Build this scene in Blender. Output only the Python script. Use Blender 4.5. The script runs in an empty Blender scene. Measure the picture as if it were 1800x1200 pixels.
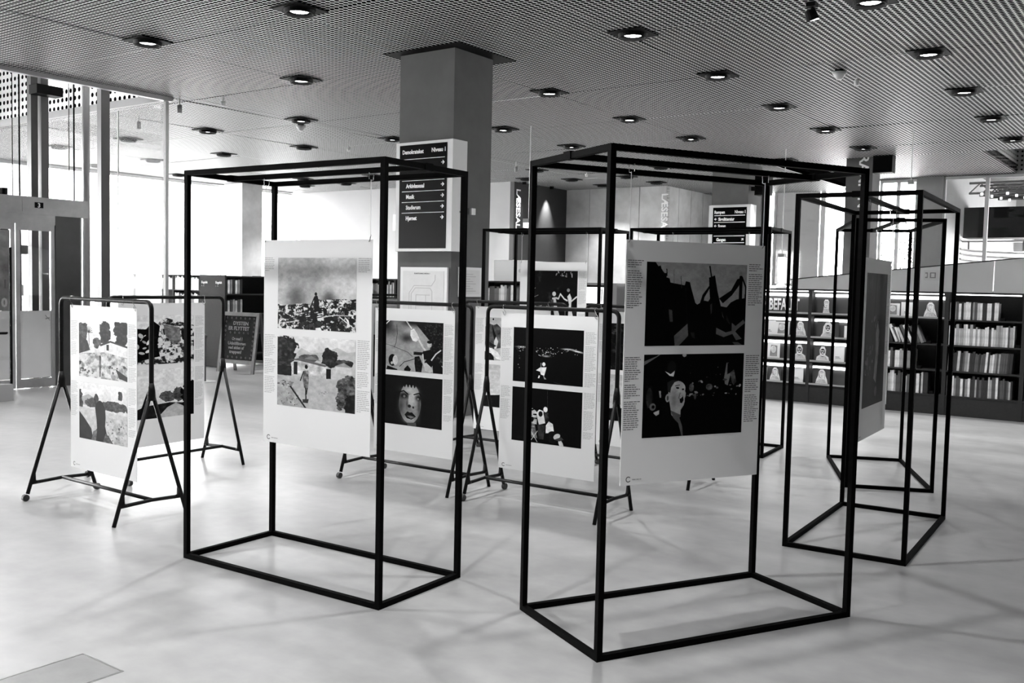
import bpy, math, random
import numpy as np
from mathutils import Matrix, Vector

random.seed(7)
rng = np.random.default_rng(11)
S = bpy.context.scene
COL = S.collection
PI = math.pi
R = math.radians

# ---------------------------------------------------------------- camera, sky, exposure
CAMH, PITCH, ROLL, FPX = 1.462, 0.0596, 0.0222, 1698.0
cd = bpy.data.cameras.new('camera')
cam = bpy.data.objects.new('camera', cd)
COL.objects.link(cam)
cd.sensor_width = 36.0
cd.lens = FPX * 36.0 / 1800.0
cd.clip_start = 0.05
cd.clip_end = 300
cam.matrix_world = Matrix.Translation((0, 0, CAMH)) @ Matrix.Rotation(PI / 2 - PITCH, 4, 'X') @ Matrix.Rotation(ROLL, 4, 'Z')
S.camera = cam

S.view_settings.view_transform = 'Standard'
S.view_settings.look = 'None'
S.view_settings.gamma = 1.0
S.view_settings.use_curve_mapping = False
S.view_settings.exposure = 1.42

SKY = 10.0
w = bpy.data.worlds.new('overcast_sky')
S.world = w
w.use_nodes = True
nt = w.node_tree
nt.nodes.clear()
wo = nt.nodes.new('ShaderNodeOutputWorld')
bg = nt.nodes.new('ShaderNodeBackground')
bg.inputs[0].default_value = (1, 1, 1, 1)
bg.inputs[1].default_value = SKY
nt.links.new(bg.outputs[0], wo.inputs[0])
LAMP_W = 14.0          # watts of one ceiling downlight
S.cycles.max_bounces = 10
S.cycles.diffuse_bounces = 5
S.cycles.glossy_bounces = 4
S.cycles.transmission_bounces = 6
S.cycles.transparent_max_bounces = 12
S.cycles.caustics_reflective = False
S.cycles.caustics_refractive = False
S.cycles.sample_clamp_indirect = 6.0
S.cycles.use_denoising = True

BR = R(-36.0)          # the building's own axes: X = towards the right hand wall, Y = into the room
CB, SB = math.cos(BR), math.sin(BR)


def W(x, y, z=0.0):
    return Vector((x * CB - y * SB, x * SB + y * CB, z))


# ---------------------------------------------------------------- materials
MATS = {}


def mat(name, v, rough=0.6, metal=0.0, spec=0.5, noise=0.0, nscale=8.0, bump=0.0, emit=0.0, coat=0.0):
    if name in MATS:
        return MATS[name]
    m = bpy.data.materials.new(name)
    m.use_nodes = True
    n = m.node_tree.nodes
    l = m.node_tree.links
    p = n['Principled BSDF']
    p.inputs['Base Color'].default_value = (v, v, v, 1)
    p.inputs['Roughness'].default_value = rough
    p.inputs['Metallic'].default_value = metal
    p.inputs['Specular IOR Level'].default_value = spec
    if coat:
        p.inputs['Coat Weight'].default_value = coat
        p.inputs['Coat Roughness'].default_value = 0.1
    if emit:
        p.inputs['Emission Color'].default_value = (1, 1, 1, 1)
        p.inputs['Emission Strength'].default_value = emit
    if noise or bump:
        tc = n.new('ShaderNodeTexCoord')
        nz = n.new('ShaderNodeTexNoise')
        nz.inputs['Scale'].default_value = nscale
        nz.inputs['Detail'].default_value = 6
        nz.inputs['Roughness'].default_value = 0.6
        l.new(tc.outputs['Object'], nz.inputs['Vector'])
        if noise:
            mr = n.new('ShaderNodeMapRange')
            mr.inputs['From Min'].default_value = 0.3
            mr.inputs['From Max'].default_value = 0.7
            mr.inputs['To Min'].default_value = v * (1 - noise)
            mr.inputs['To Max'].default_value = v * (1 + noise)
            l.new(nz.outputs['Fac'], mr.inputs['Value'])
            l.new(mr.outputs[0], p.inputs['Base Color'])
        if bump:
            bp = n.new('ShaderNodeBump')
            bp.inputs['Strength'].default_value = bump
            bp.inputs['Distance'].default_value = 0.01
            l.new(nz.outputs['Fac'], bp.inputs['Height'])
            l.new(bp.outputs[0], p.inputs['Normal'])
    MATS[name] = m
    return m


M_frame = mat('black_steel', 0.0018, 0.6, 0.0, 0.02, noise=0.3, nscale=40)
M_tube = mat('rack_black_paint', 0.006, 0.45, 0.0, 0.12, noise=0.4, nscale=60, bump=0.1)
M_wheel = mat('caster_rubber', 0.02, 0.5)
M_chrome = mat('chrome_wire', 0.75, 0.2, 1.0)
M_string = mat('white_cord', 0.6, 0.7)
M_board = mat('poster_card', 0.72, 0.55, 0, 0.25)
M_cardedge = mat('poster_back', 0.6, 0.6)
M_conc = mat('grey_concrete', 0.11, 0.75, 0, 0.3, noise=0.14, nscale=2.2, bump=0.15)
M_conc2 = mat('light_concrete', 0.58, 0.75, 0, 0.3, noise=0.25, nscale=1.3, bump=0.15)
M_white = mat('white_paint', 0.72, 0.6, noise=0.02, nscale=3)
M_wall = mat('white_plaster_wall', 0.66, 0.7, noise=0.03, nscale=2)
M_backwall = mat('pale_grey_back_wall', 0.36, 0.7, noise=0.03, nscale=2)
M_greyw = mat('grey_wall_panel', 0.30, 0.6, noise=0.05, nscale=3)
M_darkw = mat('charcoal_wall', 0.020, 0.55, noise=0.2, nscale=2)
M_black = mat('matt_black', 0.003, 0.6, spec=0.1)
M_plenum = mat('plenum_black', 0.004, 0.9, spec=0.0)
M_shelf = mat('charcoal_shelf_metal', 0.035, 0.5, 0.0, 0.04, noise=0.08, nscale=30)
M_ledge = mat('brushed_ledge', 0.45, 0.35, 0.8)
M_steel = mat('brushed_steel', 0.42, 0.33, 0.9, noise=0.12, nscale=5)
M_dsteel = mat('dark_steel_cladding', 0.07, 0.4, 0.3, noise=0.12, nscale=6)
M_post = mat('painted_steel_post', 0.12, 0.45, 0.2)
M_lpost = mat('light_steel_post', 0.35, 0.4, 0.4)
M_sign = mat('sign_black_gloss', 0.002, 0.25, spec=0.03)
M_signw = mat('sign_white_metal', 0.62, 0.4)
M_letter = mat('white_vinyl_letter', 0.95, 0.5)
M_lamp_on = mat('lamp_disc_lit', 0.9, 0.5, emit=9.0)
M_strip = mat('shelf_strip_light', 0.9, 0.5, emit=3.2)
M_globe = mat('pendant_glass_lit', 0.9, 0.5, emit=1.6)
M_screen = mat('screen_lit', 0.9, 0.4, emit=1.3)
M_kiosk = mat('kiosk_grey', 0.12, 0.5)
M_wood = mat('grey_stained_wood', 0.10, 0.6, noise=0.25, nscale=12)
M_chalk = mat('chalkboard', 0.018, 0.7, spec=0.05, noise=0.25, nscale=10)
M_chalkw = mat('chalk_line', 0.22, 0.9)
M_parapet = mat('white_parapet_panel', 0.86, 0.55, noise=0.02, nscale=2)
M_out = mat('outdoor_ground', 0.6, 0.9)
M_darkb = mat('dark_steel_bridge', 0.006, 0.7, spec=0.1)
M_board2 = mat('pale_map_sheet', 0.55, 0.5, noise=0.05, nscale=9)
M_mapline = mat('map_grey_line', 0.33, 0.6)
M_frost = mat('frosted_film', 0.75, 0.5, noise=0.04, nscale=2)
M_plant = mat('foliage_grey', 0.12, 0.8, noise=0.4, nscale=8)
M_det = mat('white_plastic', 0.65, 0.5)
M_lightw = mat('lightbox_white', 0.85, 0.5, emit=0.9)
M_hatch = mat('floor_hatch_infill', 0.19, 0.35, 0, 0.5, noise=0.1, nscale=14)
M_bk = [mat('book_spine_%s' % k, v, 0.55, noise=0.35, nscale=14) for k, v in
        (('white', 0.70), ('pale', 0.48), ('grey', 0.24), ('dark', 0.07), ('black', 0.02), ('mid', 0.33))]


def floor_mat():
    m = bpy.data.materials.new('polished_concrete_floor')
    m.use_nodes = True
    n, l = m.node_tree.nodes, m.node_tree.links
    p = n['Principled BSDF']
    tc = n.new('ShaderNodeTexCoord')
    mp = n.new('ShaderNodeMapping')
    mp.inputs['Rotation'].default_value = (0, 0, 0.3)
    mp.inputs['Scale'].default_value = (0.55, 1.5, 1)
    l.new(tc.outputs['Object'], mp.inputs[0])
    a = n.new('ShaderNodeTexNoise')
    a.inputs['Scale'].default_value = 0.9
    a.inputs['Detail'].default_value = 7
    a.inputs['Roughness'].default_value = 0.55
    l.new(mp.outputs[0], a.inputs['Vector'])
    b = n.new('ShaderNodeTexNoise')
    b.inputs['Scale'].default_value = 9
    b.inputs['Detail'].default_value = 8
    l.new(tc.outputs['Object'], b.inputs['Vector'])
    mx = n.new('ShaderNodeMath')
    mx.operation = 'MULTIPLY_ADD'
    mx.inputs[1].default_value = 0.25
    l.new(b.outputs['Fac'], mx.inputs[0])
    l.new(a.outputs['Fac'], mx.inputs[2])
    r = n.new('ShaderNodeMapRange')
    r.inputs['From Min'].default_value = 0.3
    r.inputs['From Max'].default_value = 0.95
    r.inputs['To Min'].default_value = 0.13
    r.inputs['To Max'].default_value = 0.37
    l.new(mx.outputs[0], r.inputs['Value'])
    l.new(r.outputs[0], p.inputs['Base Color'])
    rr = n.new('ShaderNodeMapRange')
    rr.inputs['From Min'].default_value = 0.15
    rr.inputs['From Max'].default_value = 0.85
    rr.inputs['To Min'].default_value = 0.29
    rr.inputs['To Max'].default_value = 0.36
    l.new(a.outputs['Fac'], rr.inputs['Value'])
    l.new(rr.outputs[0], p.inputs['Roughness'])
    p.inputs['Specular IOR Level'].default_value = 0.5
    return m


def ceil_mat(name, px, py, rad, v_sheet, metal=0.22, rough=0.5, axes='XY'):
    """pale metal sheet with round punched holes, black behind; coordinates are the building's own"""
    m = bpy.data.materials.new(name)
    m.use_nodes = True
    n, l = m.node_tree.nodes, m.node_tree.links
    p = n['Principled BSDF']
    tc = n.new('ShaderNodeTexCoord')
    sx = n.new('ShaderNodeSeparateXYZ')
    l.new(tc.outputs['Object'], sx.inputs[0])

    def cell(out, step):
        d = n.new('ShaderNodeMath'); d.operation = 'DIVIDE'; d.inputs[1].default_value = step
        l.new(out, d.inputs[0])
        f = n.new('ShaderNodeMath'); f.operation = 'FRACT'
        l.new(d.outputs[0], f.inputs[0])
        s = n.new('ShaderNodeMath'); s.operation = 'SUBTRACT'; s.inputs[1].default_value = 0.5
        l.new(f.outputs[0], s.inputs[0])
        q = n.new('ShaderNodeMath'); q.operation = 'MULTIPLY'; q.inputs[1].default_value = step
        l.new(s.outputs[0], q.inputs[0])
        k = n.new('ShaderNodeMath'); k.operation = 'POWER'; k.inputs[1].default_value = 2
        l.new(q.outputs[0], k.inputs[0])
        return k.outputs[0]
    ya = cell(sx.outputs[axes[0]], px)
    za = cell(sx.outputs[axes[1]], py)
    ad = n.new('ShaderNodeMath'); ad.operation = 'ADD'
    l.new(ya, ad.inputs[0]); l.new(za, ad.inputs[1])
    gt = n.new('ShaderNodeMath'); gt.operation = 'LESS_THAN'; gt.inputs[1].default_value = rad * rad
    l.new(ad.outputs[0], gt.inputs[0])
    p.inputs['Base Color'].default_value = (v_sheet,) * 3 + (1,)
    p.inputs['Metallic'].default_value = metal
    p.inputs['Roughness'].default_value = rough
    hole = n.new('ShaderNodeBsdfDiffuse')
    hole.inputs[0].default_value = (0.004, 0.004, 0.004, 1)
    ms = n.new('ShaderNodeMixShader')
    l.new(gt.outputs[0], ms.inputs[0])
    l.new(p.outputs[0], ms.inputs[1])
    l.new(hole.outputs[0], ms.inputs[2])
    l.new(ms.outputs[0], n['Material Output'].inputs[0])
    return m


def glass_mat(name, veil=0.0, gl=0.08, tint=0.95):
    m = bpy.data.materials.new(name)
    m.use_nodes = True
    n, l = m.node_tree.nodes, m.node_tree.links
    n.remove(n['Principled BSDF'])
    tr = n.new('ShaderNodeBsdfTransparent'); tr.inputs[0].default_value = (tint, tint, tint, 1)
    g = n.new('ShaderNodeBsdfGlossy'); g.inputs['Roughness'].default_value = 0.03
    df = n.new('ShaderNodeBsdfTranslucent'); df.inputs[0].default_value = (0.9, 0.9, 0.9, 1)
    m1 = n.new('ShaderNodeMixShader'); m1.inputs[0].default_value = veil
    l.new(tr.outputs[0], m1.inputs[1]); l.new(df.outputs[0], m1.inputs[2])
    m2 = n.new('ShaderNodeMixShader'); m2.inputs[0].default_value = gl
    l.new(m1.outputs[0], m2.inputs[1]); l.new(g.outputs[0], m2.inputs[2])
    l.new(m2.outputs[0], n['Material Output'].inputs[0])
    return m


M_floor = floor_mat()
M_ceil = ceil_mat('perforated_ceiling_sheet', 0.058, 0.055, 0.0232, 0.56)
M_up = ceil_mat('perforated_upstand_sheet', 0.12, 0.12, 0.034, 0.75, 0.1, 0.5, 'XZ')
M_upx = ceil_mat('perforated_recess_side', 0.10, 0.10, 0.022, 0.6, 0.1, 0.5, 'YZ')
M_upy = ceil_mat('perforated_recess_back', 0.10, 0.10, 0.022, 0.5, 0.1, 0.5, 'XZ')
M_blind = glass_mat('grey_roller_blind', 1.0, 0.0)
for _k in M_blind.node_tree.nodes:
    if _k.type == 'BSDF_TRANSLUCENT':
        _k.inputs[0].default_value = (0.13, 0.13, 0.13, 1)
M_glass = glass_mat('clear_glass')
M_veil = glass_mat('reflection_haze_glass', 0.12, 0.10, 0.95)  # translucent white mixed in as painted haze of bright reflections on the glass
M_winglass = glass_mat('window_glass', 0.0, 0.05, 0.98)


# ---------------------------------------------------------------- geometry helpers
class MB:
    """collects boxes, tubes, discs, polygons into one mesh"""

    def __init__(s):
        s.v = []
        s.f = []

    def box(s, x0, x1, y0, y1, z0, z1, rot=0.0, piv=None):
        k = len(s.v)
        p = [(x0, y0, z0), (x1, y0, z0), (x1, y1, z0), (x0, y1, z0), (x0, y0, z1), (x1, y0, z1), (x1, y1, z1), (x0, y1, z1)]
        if rot:
            c, d = math.cos(rot), math.sin(rot)
            px, pz = piv
            p = [(px + (a - px) * c - (q - pz) * d, b, pz + (a - px) * d + (q - pz) * c) for a, b, q in p]
        s.v += p
        s.f += [(k, k + 3, k + 2, k + 1), (k + 4, k + 5, k + 6, k + 7), (k, k + 1, k + 5, k + 4), (k + 1, k + 2, k + 6, k + 5),
                (k + 2, k + 3, k + 7, k + 6), (k + 3, k, k + 4, k + 7)]
        return s

    def tube(s, pts, r, n=8, cap=True):
        pts = [Vector(p) for p in pts]
        rs = r if isinstance(r, (list, tuple)) else [r] * len(pts)
        k0 = len(s.v)
        prev = None
        for i, p in enumerate(pts):
            if i == 0:
                d = pts[1] - p
            elif i == len(pts) - 1:
                d = p - pts[i - 1]
            else:
                d = (pts[i + 1] - p).normalized() + (p - pts[i - 1]).normalized()
            d.normalize()
            if prev is None:
                up = Vector((0, 0, 1)) if abs(d.z) < 0.9 else Vector((1, 0, 0))
                u = d.cross(up).normalized()
            else:
                u = (prev - d * prev.dot(d)).normalized()
            prev = u
            v = d.cross(u)
            for j in range(n):
                t = 2 * PI * j / n
                s.v.append(tuple(p + (u * math.cos(t) + v * math.sin(t)) * rs[i]))
        for i in range(len(pts) - 1):
            for j in range(n):
                a, b = k0 + i * n + j, k0 + i * n + (j + 1) % n
                s.f.append((a, b, b + n, a + n))
        if cap:
            s.f.append(tuple(k0 + j for j in range(n))[::-1])
            s.f.append(tuple(k0 + (len(pts) - 1) * n + j for j in range(n)))
        return s

    def cyl(s, x, y, z0, z1, r0, r1=None, n=20):
        return s.tube([(x, y, z0), (x, y, z1)], [r0, r1 if r1 is not None else r0], n)

    def sphere(s, c, r, n=12, m=8, sz=1.0):
        k = len(s.v)
        for i in range(m + 1):
            t = PI * i / m
            for j in range(n):
                a = 2 * PI * j / n
                s.v.append((c[0] + r * math.sin(t) * math.cos(a), c[1] + r * math.sin(t) * math.sin(a), c[2] + r * sz * math.cos(t)))
        for i in range(m):
            for j in range(n):
                a, b = k + i * n + j, k + i * n + (j + 1) % n
                s.f.append((a, a + n, b + n, b))
        return s

    def poly(s, pts, y, th=0.0015):
        """flat cut-out shape in the XZ plane facing -Y with a small thickness"""
        k = len(s.v)
        n = len(pts)
        s.v += [(a, y, b) for a, b in pts] + [(a, y + th, b) for a, b in pts]
        s.f.append(tuple(range(k, k + n)))
        for i in range(n):
            j = (i + 1) % n
            s.f.append((k + i, k + n + i, k + n + j, k + j))
        return s

    def ell(s, cx, cz, rx, rz, y, n=16, th=0.0015):
        return s.poly([(cx + rx * math.cos(2 * PI * i / n), cz + rz * math.sin(2 * PI * i / n)) for i in range(n)], y, th)

    def mesh(s, name, m, smooth=False):
        me = bpy.data.meshes.new(name)
        me.from_pydata([tuple(p) for p in s.v], [], s.f)
        me.update()
        if m is not None:
            me.materials.append(m)
        if smooth:
            for p in me.polygons:
                p.use_smooth = len(p.vertices) == 4
        return me

    def build(s, name, m, parent=None, smooth=False, loc=(0, 0, 0), rz=0.0):
        o = bpy.data.objects.new(name, s.mesh(name, m, smooth))
        COL.objects.link(o)
        o.parent = parent
        o.location = loc
        o.rotation_euler = (0, 0, rz)
        return o


def B(*a, **k):
    return MB().box(*a, **k)


def tag(o, label, cat=None, group=None, kind=None):
    if label:
        o['label'] = label
    if cat:
        o['category'] = cat
    if group:
        o['group'] = group
    if kind:
        o['kind'] = kind
    return o


def thing(name, label, cat, loc, rz=0.0, group=None):
    o = bpy.data.objects.new(name, None)
    o.empty_display_size = 0.1
    COL.objects.link(o)
    o.location = loc
    o.rotation_euler = (0, 0, rz)
    return tag(o, label, cat, group)


def bthing(name, label, cat, x, y, z=0.0, group=None):
    return thing(name, label, cat, W(x, y, z), BR, group)


def struct(name, mb, m, smooth=False):
    o = mb.build(name, m, None, smooth, rz=BR)
    o['kind'] = 'structure'
    return o


def copy_tree(o, parent=None):
    c = o.copy()
    COL.objects.link(c)
    c.parent = parent
    for ch in o.children:
        copy_tree(ch, c)
    return c


def text(name, body, size, m, parent, M, weight=0.0, align='LEFT', extr=0.001, width=None):
    cu = bpy.data.curves.new(name, 'FONT')
    cu.body = body
    cu.size = size
    cu.align_x = align
    cu.extrude = extr
    cu.offset = weight
    cu.resolution_u = 2
    o = bpy.data.objects.new('tmp', cu)
    COL.objects.link(o)
    bpy.context.view_layer.update()
    me = bpy.data.meshes.new_from_object(o.evaluated_get(bpy.context.evaluated_depsgraph_get()))
    bpy.data.objects.remove(o)
    bpy.data.curves.remove(cu)
    if width and len(me.vertices):
        xs = [v.co.x for v in me.vertices]
        k = width / max(1e-6, max(xs) - min(xs))
        me.transform(Matrix.Diagonal((k, 1, 1, 1)))
    me.transform(M)
    me.materials.clear()
    me.materials.append(m)
    me.name = name
    r = bpy.data.objects.new(name, me)
    COL.objects.link(r)
    r.parent = parent
    return r


RX90 = Matrix.Rotation(PI / 2, 4, 'X')


def TF(x, y, z):                     # text facing -Y
    return Matrix.Translation((x, y, z)) @ RX90


def TFdown(x, y, z):                 # facing -Y, running downwards
    return Matrix.Translation((x, y, z)) @ RX90 @ Matrix.Rotation(-PI / 2, 4, 'Z')


def TXdown(x, y, z):                 # facing +X, running downwards
    return Matrix.Translation((x, y, z)) @ Matrix.Rotation(PI / 2, 4, 'Z') @ RX90 @ Matrix.Rotation(-PI / 2, 4, 'Z')


# ---------------------------------------------------------------- drawn photographs (painted here, pixel by pixel)
class Im:
    def __init__(s, w, h, v=0.5):
        s.w, s.h = w, h
        s.a = np.full((h, w), v, float)
        s.Y, s.X = np.mgrid[0:h, 0:w]
        s.X = (s.X + .5) * 100 / w
        s.Y = (s.Y + .5) * 100 / h

    def fbm(s, cells=4, octs=5, seed=0, sx=1.0):
        r = np.random.default_rng(seed)
        out = np.zeros((s.h, s.w))
        amp, tot = 1.0, 0
        for o in range(octs):
            c = cells * 2 ** o
            cx, cy = max(1, int(c * sx)), c
            g = r.random((cy + 2, cx + 2))
            fx = s.X / 100 * cx
            fy = s.Y / 100 * cy
            ix, iy = fx.astype(int), fy.astype(int)
            tx, ty = fx - ix, fy - iy
            tx, ty = tx * tx * (3 - 2 * tx), ty * ty * (3 - 2 * ty)
            out += amp * ((g[iy, ix] * (1 - tx) + g[iy, ix + 1] * tx) * (1 - ty) + (g[iy + 1, ix] * (1 - tx) + g[iy + 1, ix + 1] * tx) * ty)
            tot += amp
            amp *= 0.6
        return out / tot

    def mask(s, pts):
        m = np.zeros((s.h, s.w), bool)
        n = len(pts)
        for i in range(n):
            x0, y0 = pts[i]
            x1, y1 = pts[(i + 1) % n]
            if y0 == y1:
                continue
            c = ((s.Y >= min(y0, y1)) & (s.Y < max(y0, y1))) & (s.X < x0 + (s.Y - y0) * (x1 - x0) / (y1 - y0))
            m ^= c
        return m

    def ellm(s, cx, cy, rx, ry, ang=0.0):
        c, d = math.cos(ang), math.sin(ang)
        dx, dy = s.X - cx, s.Y - cy
        return ((dx * c + dy * d) / rx) ** 2 + ((-dx * d + dy * c) / ry) ** 2 < 1

    def put(s, m, v, tex=0.0, cells=10, seed=1):
        if tex:
            v = v + tex * (s.fbm(cells, 4, seed) - 0.5) * 2
            s.a[m] = v[m]
        else:
            s.a[m] = v
        return s

    def poly(s, pts, v, **k):
        return s.put(s.mask(pts), v, **k)

    def ell(s, cx, cy, rx, ry, v, ang=0.0, **k):
        return s.put(s.ellm(cx, cy, rx, ry, ang), v, **k)

    def glow(s, cx, cy, rx, ry, v, ang=0.0):
        c, d = math.cos(ang), math.sin(ang)
        dx, dy = s.X - cx, s.Y - cy
        g = np.exp(-(((dx * c + dy * d) / rx) ** 2 + ((-dx * d + dy * c) / ry) ** 2))
        s.a = s.a * (1 - g) + v * g
        return s

    def line(s, pts, wd, v):
        for (x0, y0), (x1, y1) in zip(pts, pts[1:]):
            dx, dy = x1 - x0, (y1 - y0)
            L = dx * dx + dy * dy + 1e-9
            t = np.clip(((s.X - x0) * dx + (s.Y - y0) * dy) / L, 0, 1)
            d = np.hypot(s.X - x0 - t * dx, s.Y - y0 - t * dy)
            s.a[d < wd / 2] = v
        return s

    def blobs(s, n, x0, x1, y0, y1, r0, r1, v0, v1, seed=3, flat=0.6):
        r = np.random.default_rng(seed)
        for _ in range(n):
            cx, cy, q = r.uniform(x0, x1), r.uniform(y0, y1), r.uniform(r0, r1)
            s.ell(cx, cy, q, q * flat * r.uniform(.5, 1.4), r.uniform(v0, v1), r.uniform(0, 3))
        return s

    def tree(s, cx, cy, rx, ry, v, seed, sp=0.16):
        n = s.fbm(14, 3, seed)
        d = ((s.X - cx) / rx) ** 2 + ((s.Y - cy) / ry) ** 2
        m = d + (n - .5) * 1.6 < 1
        t = v + sp * (s.fbm(26, 3, seed + 1) - .5) * 2
        s.a[m] = t[m]
        return s

    def image(s, name):
        im = bpy.data.images.new(name, s.w, s.h)
        a = np.clip((s.a - .5) * 1.12 + .52 - .03 * (s.a < .2), 0, 1)[::-1]
        tx = (s.fbm(20, 4, 77) - .5)[::-1]
        a = np.clip(a * (1 + .30 * tx), 0, 1)
        a = np.clip(a + .04 * (np.random.default_rng(1).random(a.shape) - .5), 0, 1)
        px = np.ones((s.h, s.w, 4), np.float32)
        px[..., :3] = a[..., None]
        im.pixels.foreach_set(px.ravel())
        im.update()
        return im


def lit(s, a=0.0, b=1.0):
    s.a = a + (b - a) * np.clip(s.a, 0, 1)
    return s


def ph_smoke():
    s = Im(420, 280, .62)
    s.a = .80 - .30 * (s.fbm(3, 5, 5) - .35) - .1 * np.exp(-((s.Y - 24) / 14) ** 2)
    s.glow(25, 56, 14, 22, .36); s.glow(68, 56, 11, 13, .22); s.glow(46, 40, 10, 22, .58); s.glow(84, 42, 16, 16, .74)
    g = s.fbm(24, 5, 8)
    m = s.Y > 66 + 6 * (s.fbm(6, 3, 9) - .5) - 6 * (s.X > 52) - .04 * s.X
    s.a[m] = np.where(g > .56, .80, np.where(g > .5, .4, .10))[m]
    s.blobs(60, 0, 100, 72, 100, 1, 5, .04, .22, 4)
    s.blobs(40, 2, 98, 66, 82, .4, 1.6, .6, .9, 6)
    s.line([(2, 93), (20, 90), (28, 88)], 1.6, .8); s.line([(55, 82), (75, 78), (96, 78)], 1.2, .75); s.line([(80, 80), (98, 95)], 1.4, .8)
    s.poly([(50, 97), (56, 96), (58, 100), (50, 100)], .85); s.poly([(86, 79), (91, 84), (93, 93), (88, 95), (90, 87)], .85)
    for k in range(8):
        s.line([(6 + k * 5, 90), (6 + k * 5, 100)], .7, .06)
    for k in range(4):
        s.line([(28, 80 + k * 3), (58, 72 + k * 3)], 1.2, .07)
    s.ell(50, 50, 1.7, 2.4, .06); s.poly([(48, 53), (52, 52), (54.5, 62), (54, 74), (48, 74), (47.5, 62)], .06); s.line([(48, 55), (43, 69)], 1.4, .07)
    return s


def ph_flood():
    s = Im(420, 280, .8)
    s.a = .82 - .10 * (s.Y / 40)
    s.poly([(20, 30), (32, 16), (44, 22), (60, 20), (78, 12), (90, 18), (100, 16), (100, 50), (20, 50)], .68)
    s.tree(10, 24, 17, 26, .18, 21); s.tree(68, 28, 10, 14, .16, 23); s.tree(42, 30, 12, 6, .3, 24); s.tree(86, 34, 12, 6, .22, 27)
    s.poly([(18, 38), (28, 31), (62, 36), (70, 42), (70, 56), (20, 54)], .70, tex=.25, cells=18, seed=31)
    s.poly([(36, 31), (45, 26), (57, 32)], .45); s.poly([(18, 34), (30, 30), (66, 38), (62, 40), (28, 34)], .35)
    s.poly([(22, 36), (27, 36), (27, 54), (22, 54)], .1); s.poly([(64, 42), (70, 42), (70, 57), (64, 57)], .07)
    s.poly([(76, 38), (86, 33), (95, 38), (95, 48), (76, 46)], .72); s.poly([(74, 38), (86, 32), (96, 38)], .55)
    s.poly([(0, 43), (19, 43), (19, 60), (0, 56)], .13, tex=.1, cells=20, seed=5)
    g = .66 + .14 * (s.fbm(6, 5, 40, .6) - .5)
    m = s.Y > 56 + 3 * (s.fbm(5, 3, 41) - .5)
    s.a[m] = g[m]
    s.poly([(0, 68), (22, 72), (30, 88), (38, 100), (0, 100)], .62, tex=.12, cells=16, seed=44)
    s.blobs(26, 0, 22, 64, 74, 1, 2.6, .25, .75, 45); s.blobs(10, 54, 66, 74, 80, .6, 2, .5, .9, 46); s.blobs(25, 5, 30, 80, 98, .4, 1.2, .2, .4, 47)
    s.line([(18, 72), (28, 86), (38, 100)], 2.2, .16)
    s.tree(92, 78, 15, 26, .3, 50, .3); s.tree(97, 92, 10, 16, .12, 52, .15)
    s.ell(38.5, 42, 2, 3, .07); s.poly([(35, 48), (41, 47), (42, 60), (41, 72), (36, 72), (34, 60)], .42, tex=.3, cells=30, seed=9)
    s.line([(35, 49), (31, 62)], 1.3, .12); s.line([(38, 72), (38.5, 88)], 1.6, .1); s.line([(40, 72), (39, 80)], 1.4, .12); s.poly([(34, 88), (42, 87), (41, 93), (34, 93)], .2)
    return s


def ph_flags():
    s = Im(420, 280, .93)
    s.a = .93 - .06 * s.Y / 100
    s.poly([(0, 0), (8, 0), (11, 5), (13, 4), (14, 8), (17, 13), (19, 13), (19, 18), (22, 19), (23, 24), (37, 27), (38, 22), (42, 23), (44, 32), (46, 40), (48, 48), (50, 50), (57, 45), (61, 46), (63, 42), (66, 50), (80, 53), (84, 47), (90, 43), (100, 41), (100, 100), (0, 100)], .018)
    s.put(s.mask([(0, 20), (18, 22), (18, 23), (0, 21)]), .10)
    s.line([(19, 8), (19.5, 16)], .8, .06); s.line([(26, 8), (26.5, 26)], .3, .5); s.line([(33, 16), (34, 30)], .5, .4); s.line([(38, 30), (41, 75)], .6, .22)
    s.line([(61.5, 3), (63.5, 16)], 1.3, .02); s.poly([(61, 17), (67, 14), (70, 33), (74, 52), (82, 78), (64, 60), (62, 34)], .03)
    s.line([(64, 22), (69, 55)], 1.6, .12)
    s.poly([(50, 60), (55, 38), (62, 26), (62, 30), (57, 41), (54, 62)], .03)
    s.poly([(72, 42), (84, 32), (90, 18), (94, 16), (92, 26), (85, 38), (76, 48)], .02); s.ell(93.5, 11, 1.8, 2.8, .85); s.line([(94, 15), (94, 50)], 3.2, .03); s.line([(95, 15), (99.5, 28), (99, 45)], 1.6, .03)
    s.poly([(22, 56), (25.5, 57), (26.5, 71), (23.5, 71)], .45); s.poly([(63, 50), (65, 48), (65, 60), (64, 62)], .4)
    s.poly([(28, 88), (41, 73), (42, 88), (33, 100), (29, 100)], .62, tex=.05); s.poly([(14, 85), (22, 70), (23, 88), (18, 95)], .12, tex=.08)
    s.poly([(44, 84), (48, 84), (49, 92), (46, 90)], .3); s.poly([(80, 62), (84, 72), (86, 76), (84, 76), (80, 68)], .3); s.poly([(75, 57), (78, 68), (80, 72), (76, 64)], .5)
    s.poly([(70, 78), (80, 84), (86, 82), (86, 72), (90, 76), (98, 68), (100, 72), (92, 80), (90, 83), (97, 92), (91, 94), (87, 86), (78, 90), (70, 86)], .62, tex=.06)
    s.poly([(70, 88), (78, 92), (86, 88), (90, 96), (80, 99), (70, 97)], .16, tex=.06); s.poly([(76, 72), (86, 74), (85, 81), (78, 82)], .10); s.poly([(87, 96), (93, 96), (98, 100), (90, 100)], .5)
    return lit(s, 0.0, .62)


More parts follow.
